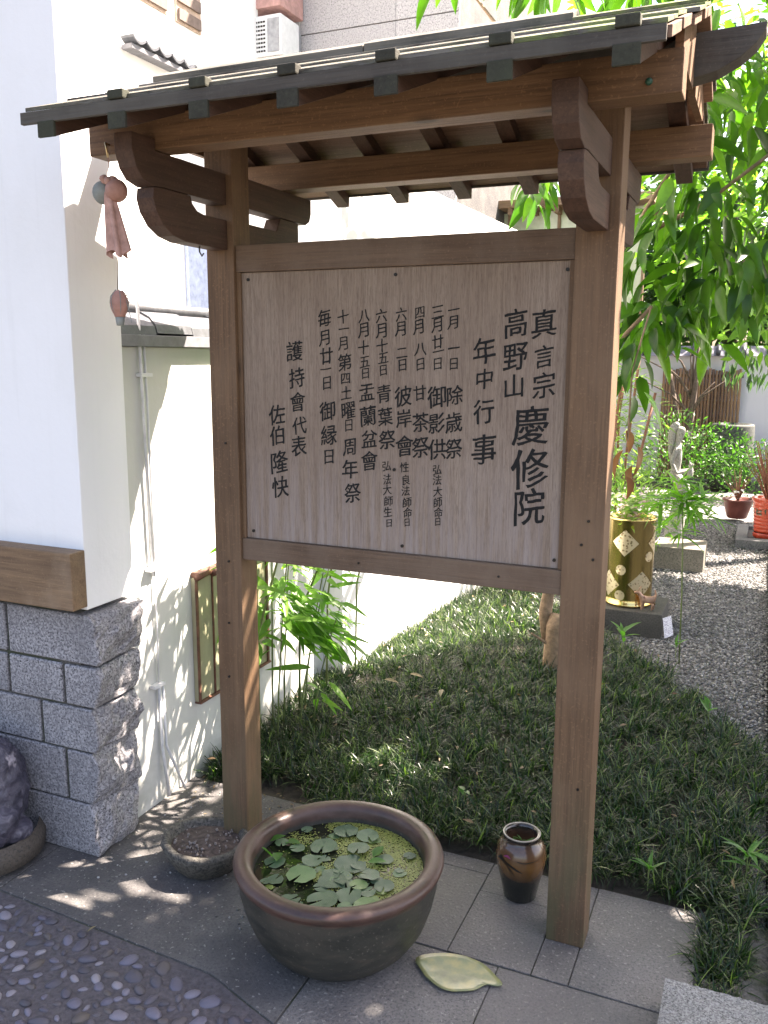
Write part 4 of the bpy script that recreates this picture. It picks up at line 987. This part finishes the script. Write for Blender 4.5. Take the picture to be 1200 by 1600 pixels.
bushy('background_tree', 'tall dark tree mass standing behind the far white wall', 'tree', (-.6, 14.5, 0), [((-1.8, 13.6, 2.4), 1500, 1.0), ((-.3, 13.6, 2.3), 1700, 1.0), ((1.1, 13.6, 2.4), 1200, 1.0), ((-1.6, 14, 3.4), 900, 1.2), ((-.3, 14, 3.2), 1000, 1.2), ((-.6, 14.5, 5), 700, 1.6), ((-2.6, 14.5, 5.0), 500, 1.2), ((.9, 14.5, 5.5), 500, 1.5)], [leaf_template(.22, .09, 3, .2, .2)], leaf_bush, [([(-.6, 14.5, 0), (-.6, 14.5, 4)], [.15, .1])])
st_l = [leaf_template(.16, .014, 3, .3, .2)]
pb = thing('pale_bamboo', (-1.0, 6.9, 0), 'sunlit pale feathery bamboo with red brown canes left of the statue', 'plant')
out = []
for k in range(7):
    x0, y0 = -1.05 + random.uniform(-.12, .2), 6.9 + random.uniform(-.3, .3); x1 = x0 + random.uniform(-.1, .22); h = random.uniform(1.1, 1.75)
    MB().tube([(x0, y0, 0), (x0 + (x1 - x0) * .4, y0, h * .5), (x1, y0, h)], .011, 6).build('cane', stem_r, pb, smooth=True)
    for _ in range(70):
        t_ = random.uniform(.35, 1.05); d = rdir(random.uniform(-.5, .5)); out.append((0, orient((x0 + (x1 - x0) * t_ + random.gauss(0, .08), y0 + random.gauss(0, .08), h * t_ + random.gauss(0, .06)), d, random.uniform(.6, 1.1), random.uniform(-1, 1))))
scatter_mesh('foliage', st_l, out, leaf_light, pb)
bushy('low_shrub', 'pale sunlit low shrub behind the gold planter', 'shrub', (-.95, 6.3, 0), [((-.95, 6.2, .55), 500, .32), ((-.75, 6.6, .45), 350, .3), ((-1.15, 6.3, .8), 240, .25)], [leaf_template(.07, .018, 3, .2, .2)], leaf_light, up=.2)
sl_ = [leaf_template(.06, .022, 2, .2, .2)]
bushy('round_shrub', 'dark clipped round shrub directly behind the statue', 'shrub', (-.75, 10.2, 0), [((-.9, 10.3, .48), 1500, .5), ((-.45, 10.4, .42), 900, .42)], sl_, leaf_bush, up=.3)
bushy('round_shrub', 'low dark shrub in front of the round stone at right', 'shrub', (-.1, 10.4, 0), [((-.15, 10.5, .3), 900, .38), ((.35, 10.6, .38), 900, .42)], sl_, leaf_bush, up=.3)
# bare branching tree against bamboo fence
bt = thing('bare_shrub', (-.85, 11.2, 0), 'thin grey branching shrub in front of the bamboo screen', 'shrub')
random.seed(21)
MB().tube([(-.82, 11.2, 0), (-.84, 11.2, .6), (-.80, 11.2, 1.2), (-.78, 11.2, 1.7)], [.045, .04, .035, .02], 8).build('trunk', bark_d, bt, smooth=True)
MB().tube([(-.88, 11.2, 0), (-.95, 11.2, .7), (-1.1, 11.2, 1.4)], [.04, .03, .02], 8).build('trunk', bark_d, bt, smooth=True)
for k in range(9):
    z0 = random.uniform(.7, 1.4); a = random.uniform(-1, 1); MB().tube([(-.84, 11.2, z0), (-.84 + a * .25, 11.15, z0 + .25), (-.84 + a * .7, 11.1, z0 + .45)], [.018, .012, .006], 6).build('branch', bark_d, bt, smooth=True)
out = []
for _ in range(120): out.append((0, orient((random.uniform(-.5, .35), 11.0, random.uniform(1.25, 1.75)), (random.gauss(0, .4), 0, -1), random.uniform(.7, 1.1), random.uniform(-1, 1))))
scatter_mesh('foliage', [leaf_template(.16, .05, 3, .2, .2)], out, m_leaf('dusty_leaf', [(.06, .11, .06), (.10, .16, .09)], .3, .5), bt)
random.seed(33)

# ============================================================ FAR WALL, BAMBOO SCREEN, ROUND STONE
fw = thing('far_wall', (0, 12.15, 0), 'white boundary wall with a grey tiled cap at the end of the garden', 'wall')
box('plaster_panel', -4, 4, 12.06, 12.25, 0, 1.57, m_plaster('white_plaster_far', (.70, .70, .78), (.6, .6, .66)), fw, .004)  # lilac of the wall's shade is put into the plaster colour
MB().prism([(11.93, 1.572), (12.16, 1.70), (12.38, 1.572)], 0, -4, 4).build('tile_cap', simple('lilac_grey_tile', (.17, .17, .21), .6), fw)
for k in range(26): MB().tube([(-3.9 + k * .3, 11.92, 1.60), (-3.9 + k * .3, 12.16, 1.725)], .03, 8).build('cap_tile', simple_t if False else tile_m, fw, smooth=True)
bs = thing('bamboo_screen', (-.75, 11.95, 0), 'brown upright bamboo pole screen leaning on the far white wall', 'screen')
bam_m = NT('split_bamboo'); rr2 = bam_m.ornd(); bam_m.col(bam_m.mix(bam_m.ramp(bam_m.noise(bam_m.map((20, 20, 2)), 2, 4), (.4, 0), (.7, .5)), bam_m.ramp(rr2, (0, (.12, .06, .03)), (1, (.32, .19, .10))), (.07, .045, .03))).rough(.5)
for k in range(24):
    x = -1.24 + k * .040; h = 1.40 + random.uniform(-.02, .02); pts = []; rs = []
    for j in range(8):
        z = h * j / 7; pts += [(x, 11.93, z), (x, 11.93, z + .012)] if j < 7 else [(x, 11.93, z)]; rs += [.019, .0165] if j < 7 else [.018]
    MB().tube(pts, rs, 8).build('bamboo_pole', bam_m.m, bs, smooth=True)
for z in (.5, 1.3): box('crossbar', -1.26, -.28, 11.955, 11.985, z, z + .04, bark_d, bs, .004)
rs_ = thing('round_stone', (-.34, 11.3, 0), 'dark squat cylindrical stone standing before the far wall', 'stone')
MB().lathe((-.34, 11.3, 0), [(.24, 0), (.25, .3), (.245, .74), (.235, .765), (.19, .768), (.185, .70), (.0, .69)], 32, wob=.02).build('stone_body', m_granite('dark_green_stone', (.09, .10, .09), (.055, .06, .055), (.02, .02, .02), .3, .4), rs_, smooth=True)

# ============================================================ STATUE AND FRIENDS
stt = thing('statue', (-.6, 7.3, 0), 'slim grey stone statue of a long haired maiden facing right, arms held in front', 'statue')
stone = m_granite('pale_weathered_stone', (.42, .41, .38), (.30, .29, .26), (.14, .13, .12), .5, .4)
def skin(name, verts, edges, radii, mat, parent, sub=2):
    base = Vector(parent.location); me = bpy.data.meshes.new(name); me.from_pydata([tuple(Vector(v) - base) for v in verts], edges, [])
    o = bpy.data.objects.new(name, me); COL.objects.link(o); sm = o.modifiers.new('s', 'SKIN'); sm.use_smooth_shade = True
    for i, r in enumerate(radii): me.skin_vertices[0].data[i].radius = (r if isinstance(r, tuple) else (r, r))
    me.skin_vertices[0].data[0].use_root = True
    ss = o.modifiers.new('u', 'SUBSURF'); ss.levels = sub; ss.render_levels = sub
    dg = bpy.context.evaluated_depsgraph_get(); dg.update(); m2 = bpy.data.meshes.new_from_object(o.evaluated_get(dg)); o.modifiers.clear(); o.data = m2
    m2.name = name; m2.polygons.foreach_set('use_smooth', [True] * len(m2.polygons)); m2.materials.clear(); m2.materials.append(mat); o.parent = parent; return o
X0, Y0 = -.62, 7.3
body_v = [(X0 - .01, Y0, .56), (X0 - .005, Y0, .68), (X0 + .01, Y0, .80), (X0, Y0, .885), (X0 + .01, Y0, .955), (X0 + .012, Y0, 1.015), (X0 + .050, Y0, .945),
          (X0 + .075, Y0, .53), (X0 + .03, Y0, .30), (X0 + .0, Y0, .05),
          (X0 - .005, Y0 - .055, .825), (X0 - .035, Y0 - .075, .73), (X0 + .01, Y0 - .075, .64), (X0 + .105, Y0 - .03, .665), (X0 + .125, Y0 - .02, .72),
          (X0 - .005, Y0 + .055, .825), (X0 - .035, Y0 + .075, .73), (X0 + .01, Y0 + .075, .64), (X0 + .105, Y0 + .02, .665)]
ed = [(0, 1), (1, 2), (2, 3), (3, 4), (4, 5), (4, 6), (0, 7), (7, 8), (8, 9), (2, 10), (10, 11), (11, 12), (12, 13), (13, 14), (2, 15), (15, 16), (16, 17), (17, 18)]
rad = [.062, .036, .044, .020, .042, .036, .026, .058, .065, .095, .022, .018, .015, .013, .008, .022, .018, .015, .013]
skin('statue_body', body_v, ed, rad, stone, stt)
skin('hair', [(X0 - .005, Y0, 1.045), (X0 - .040, Y0, 1.0), (X0 - .050, Y0, .92), (X0 - .052, Y0, .83), (X0 - .045, Y0, .74)], [(0, 1), (1, 2), (2, 3), (3, 4)], [.030, .038, .034, .026, .014], stone, stt)
MB().ball((X0 + .080, Y0, .955), .011, 8, 6, (1.2, .8, 1.4)).build('nose', stone, stt, smooth=True)
for sy in (-1, 1): MB().ball((X0 + .062, Y0 + .018 * sy, .970), .007, 8, 6).build('eye', stone, stt, smooth=True)
skin('held_flower', [(X0 + .10, Y0 - .01, .60), (X0 + .115, Y0 - .01, .66), (X0 + .10, Y0, .73)], [(0, 1), (1, 2)], [.028, .02, .008], stone, stt)
MB().lathe((-.60, 7.3, 0), [(.15, 0), (.16, .02), (.15, .06), (.13, .07)], 24, wob=.04).build('statue_base', stone, stt, smooth=True)
tag(box('stone_slab', -.70, -.335, 6.68, 7.05, -.03, .15, m_granite('grey_brown_slab', (.24, .22, .18), (.15, .135, .105), (.06, .06, .05), .5, .4), None, .006), 'long low grey stone slab on the gravel in front of the statue', 'stone slab')

# gold planter on plinth
tag(box('stone_plinth', -.80, -.445, 4.93, 5.32, -.03, .125, m_granite('dark_plinth', (.08, .078, .07), (.05, .05, .045), (.02, .02, .02), .6, .4), None, .005), 'dark square stone plinth under the gold planter', 'plinth')
gp = thing('gold_planter', (-.66, 5.12, .126), 'shiny gold cylindrical planter decorated with pale diamonds and round medallions', 'planter')
gn = NT('polished_gold'); gv = gn.noise(gn.map((1, 1, 1)), 8, 3); gn.col((.74, .55, .22)).rough(gn.ramp(gv, (.3, .10), (.7, .22))); gn.p.inputs['Metallic'].default_value = 1
GC = Vector((-.66, 5.12, .126)); GR = .132
MB().lathe(GC, [(.128, 0), (.137, .004), (.139, .014), (GR, .022), (GR, .05), (GR, .50), (.138, .507), (.139, .516), (.131, .520), (.126, .51), (.124, .46), (.0, .455)], 64).build('planter_body', gn.m, gp, smooth=True)
MB().lathe(GC, [(1e-4, .468), (.05, .472), (.1235, .462)], 30).build('soil', soil, gp, smooth=True, disp=.004, dsc=50)
dm = NT('pale_etched_metal'); dv_ = dm.vor(dm.map((1, 1, 1)), 55); dm.col(dm.mix(dm.ramp(dv_, (.25, 0), (.4, 1)), (.22, .17, .09), (.62, .54, .36))).rough(.35); dm.p.inputs['Metallic'].default_value = .7
def wrap_patch(name, ac, zc, shape, R, mt_):
    vs = []; fs = []; n = 14
    if shape == 'diamond':
        for i in range(n + 1):
            t_ = -1 + 2 * i / n; h = (1 - abs(t_)) * R; vs += [(t_, -h), (t_, h)]
        for i in range(n): a = 2 * i; fs.append((a, a + 2, a + 3, a + 1))
        P = [(GC.x + (GR + .0015) * math.cos(ac + t_ * R / GR), GC.y + (GR + .0015) * math.sin(ac + t_ * R / GR), GC.z + zc + h) for t_, h in vs]
    else:
        vs = [(0, 0)] + [(R * math.cos(2 * PI * k / 24), R * math.sin(2 * PI * k / 24)) for k in range(24)]; fs = [(0, k + 1, (k + 1) % 24 + 1) for k in range(24)]
        P = [(GC.x + (GR + .0015) * math.cos(ac + a / GR), GC.y + (GR + .0015) * math.sin(ac + a / GR), GC.z + zc + h) for a, h in vs]
    MB().add(P, fs).build(name, mt_, gp)
view_a = math.atan2(-5.12, .66)
wrap_patch('diamond_panel', view_a - .25, .38, 'diamond', .078, dm.m); wrap_patch('diamond_panel', view_a + .55, .14, 'diamond', .078, dm.m); wrap_patch('diamond_panel', view_a - 1.0, .13, 'diamond', .078, dm.m); wrap_patch('diamond_panel', view_a + 1.4, .38, 'diamond', .078, dm.m)
for a_, z_ in ((-.38, .22), (-.38, .07), (.9, .30)): wrap_patch('medallion', view_a + a_, z_, 'disc', .030, dm.m)
# plant in the planter
pp = thing('planter_flowers', (-.66, 5.12, .6), 'pale pink and white flowers and leaves growing in the gold planter', 'plant'); out = []
for _ in range(260):
    a = random.uniform(0, 6.28); r = random.uniform(0, .13); out.append((0, orient((GC.x + r * math.cos(a), GC.y + r * math.sin(a), .60 + random.uniform(0, .16)), rdir(random.uniform(-.2, .9)), random.uniform(.7, 1.3), random.uniform(-1, 1))))
scatter_mesh('foliage', [leaf_template(.06, .02, 3, .3, .3)], out[:150], leaf_light, pp)
scatter_mesh('petals', [leaf_template(.03, .018, 3, .2, .3)], out[150:], m_leaf('pale_petal', [(.5, .32, .32), (.7, .6, .55)], .3, .5, tcol=(1.2, 1.1, 1)), pp)

# little bronze creature on plinth
dr = thing('bronze_figurine', (-.53, 4.98, .126), 'small coppery goat figurine standing on the plinth corner', 'figurine')
copper = simple('aged_copper', (.36, .22, .15), .4, .6, sc=60)
bx, by, bz = -.530, 4.985, .127
skin('goat_body', [(bx, by, bz + .062), (bx - .03, by - .008, bz + .066), (bx + .022, by + .004, bz + .062), (bx - .046, by - .012, bz + .092), (bx - .055, by - .014, bz + .108), (bx - .078, by - .022, bz + .104),
     (bx - .032, by - .018, bz + .034), (bx - .034, by - .02, bz + .003), (bx - .026, by + .008, bz + .034), (bx - .026, by + .01, bz + .003), (bx + .026, by - .008, bz + .034), (bx + .022, by - .01, bz + .003), (bx + .030, by + .014, bz + .034), (bx + .028, by + .016, bz + .003), (bx + .040, by + .006, bz + .09), (bx + .034, by + .006, bz + .125)],
     [(0, 1), (0, 2), (1, 3), (3, 4), (4, 5), (1, 6), (6, 7), (1, 8), (8, 9), (2, 10), (10, 11), (2, 12), (12, 13), (2, 14), (14, 15)], [.018, .018, .017, .012, .013, .006, .007, .005, .007, .005, .007, .005, .007, .005, .007, .004], copper, dr, 1)
for s_ in (-1, 1): MB().tube([(bx - .052, by - .014 + .006 * s_, bz + .118), (bx - .046, by - .014 + .010 * s_, bz + .135), (bx - .036, by - .014 + .012 * s_, bz + .140)], [.003, .002, .001], 5).build('horn', copper, dr)
pc = thing('leaning_card', (-.40, 4.99, -.01), 'small white printed card leaning against the right side of the plinth', 'card')
cm = NT('printed_card'); cm.col(cm.ramp(cm.noise(cm.map((40, 40, 160)), 1.5, 2), (.45, (.75, .75, .78)), (.6, (.35, .33, .42)))).rough(.5)
MB().add([(-.425, 4.94, -.01), (-.385, 5.02, -.01), (-.405, 5.03, .10), (-.443, 4.955, .10), (-.424, 4.9395, -.01), (-.384, 5.0195, -.01), (-.404, 5.0295, .10), (-.442, 4.9545, .10)], [(0, 1, 2, 3), (7, 6, 5, 4), (0, 4, 5, 1), (1, 5, 6, 2), (2, 6, 7, 3), (3, 7, 4, 0)]).build('card', cm.m, pc)

# tall whorled plant
tp = thing('whorled_plant', (-.312, 4.58, 0), 'slender single stem plant topped with whorls of narrow green leaves', 'plant')
MB().tube([(-.312, 4.56, -.02), (-.318, 4.52, .35), (-.33, 4.47, .70), (-.345, 4.45, .90)], [.004, .004, .0035, .003], 6).build('stem', stem_g, tp, smooth=True)
nl = [leaf_template(.20, .022, 6, .45, .3, peak=.35), leaf_template(.17, .018, 6, .25, .3, peak=.35)]; out = []
for cx_, cz_, nn, s0 in ((-.335, .86, 34, 1.0), (-.36, .95, 20, .8), (-.30, .80, 24, .95), (-.22, .78, 14, .8), (-.42, .84, 18, .9), (-.34, .70, 16, .7), (-.24, .88, 12, .8)):
    for k in range(nn): out.append((random.randrange(2), orient((cx_ + random.gauss(0, .01), 4.45 + random.gauss(0, .03), cz_ + random.gauss(0, .012)), rdir(random.uniform(-.5, .9)), s0 * random.uniform(.75, 1.1), random.uniform(-.5, .5))))
leaf_objects('leaf', nl, out, leaf_bam, tp, 200)  # lighter leaf material stands in for sun on these shaded whorls

# red pots at right
def twig_bush(parent, c, n, h, sp):
    for k in range(n):
        a = random.uniform(0, 6.28); r = random.uniform(.3, 1) * sp; hh = h * random.uniform(.6, 1)
        MB().tube([(c[0], c[1], c[2]), (c[0] + r * .4 * math.cos(a), c[1] + r * .4 * math.sin(a), c[2] + hh * .5), (c[0] + r * math.cos(a), c[1] + r * math.sin(a), c[2] + hh)], [.006, .005, .002], 5).build('twig', stem_r, parent)
bp = thing('brown_pot', (-.18, 9.1, 0), 'round brown plastic bowl pot with bare twigs and a white flower', 'pot')
MB().lathe((-.18, 9.1, 0), [(.085, 0), (.095, .01), (.12, .10), (.135, .17), (.142, .175), (.142, .19), (.130, .19), (.125, .17), (.0, .16)], 36).build('pot_body', simple('brown_plastic', (.15, .045, .035), .45, sc=8), bp, smooth=True)
twig_bush(bp, (-.18, 9.1, .16), 12, .38, .16)
leaf_objects('petal', [leaf_template(.07, .03, 4, .3, .2)], [(0, orient((-.20 + random.gauss(0, .04), 9.02, .24 + random.gauss(0, .015)), rdir(.5), 1, 0)) for _ in range(12)], m_leaf('white_petal', [(.75, .75, .70), (.8, .8, .75)], .2, .5, island=False, tcol=(1, 1, 1)), bp)
rp = thing('red_pot', (.08, 8.0, .03), 'glossy red glazed ribbed pot on a saucer cut off by the right edge', 'pot')
rprof = [(.085, .0), (.10, .012), (.105, .04), (.098, .05)]
MB().lathe((.08, 8.0, .03), rprof, 36).build('saucer', simple('red_glaze_dark', (.42, .05, .025), .25, sc=10), rp, smooth=True)
rpf = [(.08, .05)]
for k in range(8): z = .06 + k * .032; r = .095 + .022 * k / 8; rpf += [(r, z), (r + .005, z + .012), (r, z + .024)]
rpf += [(.128, .335), (.130, .35), (.118, .35), (.11, .33), (0, .32)]
rgl = NT('red_glaze'); zr = rgl.sep(rgl.tc.outputs['Object'])[2]; wv = rgl.noise(rgl.map((30, 30, 6)), 2, 2)
rgl.col(rgl.mix(rgl.math('MULTIPLY', rgl.ramp(zr, (.20, 0), (.21, 1), (.26, 1), (.27, 0)), rgl.ramp(wv, (.45, 0), (.55, 1))), (.55, .07, .03), (.05, .06, .03))).rough(.2); rgl.p.inputs['Coat Weight'].default_value = .6
MB().lathe((.08, 8.0, .03), rpf, 40).build('pot_body', rgl.m, rp, smooth=True)
twig_bush(rp, (.08, 8.0, .33), 34, .55, .26)
ty = thing('stone_tray', (.25, 8.1, 0), 'shallow dark stone tray holding the red pot on the gravel', 'tray')
tm = m_granite('tray_stone', (.20, .20, .20), (.13, .13, .13), (.05, .05, .05), .5, .3)
for a in ((-.15, .65, 7.72, 7.84, -.02, .05), (-.15, -.06, 7.843, 8.5, -.02, .05), (.56, .65, 7.843, 8.5, -.02, .05), (-.058, .558, 8.4, 8.5, -.02, .05)): box('tray_edge', *a, tm, ty, .004)
box('tray_bottom', -.057, .557, 7.843, 8.397, -.02, .02, simple('tray_bottom_m', (.06, .055, .05), .9), ty, 0)

# ============================================================ SPROUTS IN THE TURF
sp_t = [leaf_template(.085, .017, 5, .3, .3), leaf_template(.06, .028, 5, .2, .3)]
def sprout(u, v, n, s, label, up=1.3, kind=0):
    P0 = on_plane(u, v, 2, .03); z0 = mound(P0[0], P0[1]); t_ = thing('sprout', (P0[0], P0[1], z0), label, 'sprout', 'green sprouts coming up through the turf')
    MB().tube([(P0[0], P0[1], z0 - .02), (P0[0], P0[1], z0 + .10 * s)], .002, 5).build('stem', stem_g, t_)
    leaf_objects('leaf', sp_t, [(kind if k else kind, orient((P0[0], P0[1], z0 + .10 * s * random.uniform(.5, 1)), rdir(up * random.uniform(.2, 1.3)), s * random.uniform(.8, 1.2), 0)) for k in range(n)], leaf_spr, t_)
sprout(1012, 1385, 8, .75, 'narrow leaved green sprout at the turf edge near the paving corner')
sprout(1165, 1375, 12, .95, 'tallest leafy bamboo sprout at the right edge of the turf')
sprout(1105, 1150, 3, 1.0, 'two leaved bright sprout at the gravel edge of the turf', 1.4, 1)
sprout(725, 1275, 4, .6, 'pale rounded seedling behind the small jar', .5, 1)
sprout(972, 1040, 8, 1.25, 'grassy green sprout at the foot of the dark plinth')
sprout(1055, 1035, 8, .7, 'small green tuft at the base of the slender stem')
# fallen leaves
fl = leaf_template(.07, .022, 5, .15, .4)
flm = m_leaf('fallen_leaf', [(.20, .17, .09), (.28, .22, .12)], .2, .6, island=False, tcol=(1.2, 1.1, .8))
for i, (u, v, lab) in enumerate([(600, 1075, 'pale fallen leaf on the turf in shade, left of centre'), (640, 1068, 'pale curled fallen leaf on the turf nearer the bright edge'), (690, 1095, 'short dry leaf lying on the turf below the board middle'), (150, 1447, 'tiny yellow petal fallen on the pebble paving'), (200, 1235, 'dry leaf lying at the foot of the garden wall')]):
    P0 = on_plane(u, v, 2, .10 if v < 1200 else .008); z = (mound(P0[0], P0[1]) + .06) if v < 1200 else .008
    me = bpy.data.meshes.new('fallen_leaf'); s_ = 1 if i < 3 else .4; me.from_pydata([tuple(p * s_) for p in fl[0]], [], fl[1]); me.materials.append(flm)
    o = bpy.data.objects.new('fallen_leaf', me); COL.objects.link(o); o.location = (P0[0], P0[1], z); o.rotation_euler = (0.1, .15, random.uniform(0, 6)); tag(o, lab, 'leaf', 'fallen leaves')

# ============================================================ HOUSES BEYOND
wh = thing('white_house', (-6, 7, 0), 'white neighbouring house with shuttered windows and a tiled eave, upper left', 'house')
wp = m_plaster('house_plaster', (.82, .82, .80), (.7, .7, .68))
box('wall', -9, -4.62, 3.4, 7.58, -.05, 7, wp, wh, 0)
slat = simple('brown_slats', (.16, .12, .10), .7, sc=20); wfr = simple('window_frame_paint', (.45, .33, .25), .6)
for (y0, y1, z0, z1) in ((5.75, 6.17, 4.24, 5.0), (6.32, 6.62, 4.23, 5.0)):
    fr = box('window', -4.66, -4.605, y0 - .02, y1 + .02, z0 - .02, z1, wfr, wh, 0); fr.parent = wh
    k = 0; z = z0
    while z < z1 - .1:
        box('slat', -4.604, -4.585, y0, y1, z, z + .085, slat, fr, .002); z += .135
for k in range(8):
    y0 = 5.60 + k * .155
    if y0 > 6.6: break
    m_ = MB(); n = 6; pts = []
    for j in range(n + 1): pts.append((y0 + .145 * j / n, 3.82 + .035 * (1 - math.sin(PI * j / n)) + .03))
    for j in range(n + 1)[::-1]: pts.append((y0 + .145 * j / n, 3.82 + .035 * (1 - math.sin(PI * j / n)) + .01))
    m_.prism(pts, 0, -4.60, -4.48); o = m_.build('roof_tile', tile_m, wh)
box('eave_fascia', -4.60, -4.50, 5.60, 6.62, 3.79, 3.825, simple('grey_fascia', (.15, .15, .16), .7), wh, .003)
box('shaded_roof_patch', -4.615, -4.58, 6.32, 6.9, 1.9, 2.55, simple('roof_shade_blue', (.38, .45, .62), .5), wh, .003)  # bluish panel stands in for a roof lying in shade
# grey side strip and granite clad building
gb = thing('granite_building', (-3.8, 9, 0), 'building clad in speckled grey granite panels above the sign roof', 'building')
box('core_wall', -4.85, -2.80, 8.02, 12, -.05, 7.5, concrete, gb, 0)
for i, (z0, z1) in enumerate(((-.0, 1.1), (1.106, 2.26), (2.266, 3.42), (3.426, 4.60), (4.606, 5.8), (5.806, 7.5))):
    box('granite_panel', -4.40, -3.40, 8.0, 8.019, z0, z1 - .004, granite_clad, gb, .003); box('granite_panel', -3.397, -2.78, 8.0, 8.019, z0, z1 - .004, granite_clad, gb, .003)
box('side_strip', -4.86, -4.403, 7.99, 8.019, -.0, 7.5, m_plaster('grey_plaster', (.45, .46, .48), (.4, .4, .4)), gb, 0)
MB().tube([(-4.83, 7.96, 6), (-4.82, 7.96, 4.9), (-4.80, 7.95, 4.55), (-4.70, 7.95, 4.45)], .02, 8).build('pipe', pm, gb, smooth=True)
box('balcony_beam', -4.80, -4.36, 7.55, 7.985, 4.72, 5.2, simple('pink_paint', (.45, .26, .23), .7), gb, .004)
ac = thing('air_conditioner', (-4.55, 7.8, 4.35), 'white air conditioner unit mounted by the granite building', 'air conditioner')
acw = simple('white_casing', (.72, .73, .72), .4, var=.08, bump=0)
box('casing', -4.64, -4.36, 7.55, 7.90, 4.30, 4.655, acw, ac, .012)
for i in range(8):
    for j in range(4): box('vent_slot', -4.63 + j * .028, -4.61 + j * .028, 7.5455, 7.549, 4.34 + i * .036, 4.355 + i * .036, dk, ac, 0)
box('fan_grille', -4.50, -4.375, 7.543, 7.549, 4.33, 4.62, simple('grille_grey', (.33, .34, .35), .5), ac, .002)
box('bracket', -4.63, -4.38, 7.60, 7.98, 4.27, 4.297, dk, ac, .001)
# shed with timber eave and green awning seen above the board
sd = thing('garden_shed', (-2.5, 10, 0), 'shed with timber eave and pale green glazed wall seen between board and eaves', 'shed')
box('roof_edge', -3.30, -1.2, 9.45, 11, 3.12, 3.20, wood_sill, sd, .004)
box('glazed_wall', -3.25, -1.3, 9.7, 9.72, 2.0, 3.10, simple('pale_green_glass', (.40, .46, .33), .2, sc=4), sd, 0)
for x in (-3.26, -2.75, -2.2, -1.7, -1.3): box('mullion', x, x + .03, 9.66, 9.698, 2.0, 3.1, wood_sill, sd, .002)
for k in range(8): box('rafter', -3.2 + k * .25, -3.15 + k * .25, 9.47, 9.66, 3.05, 3.118, wood_sill, sd, .002)
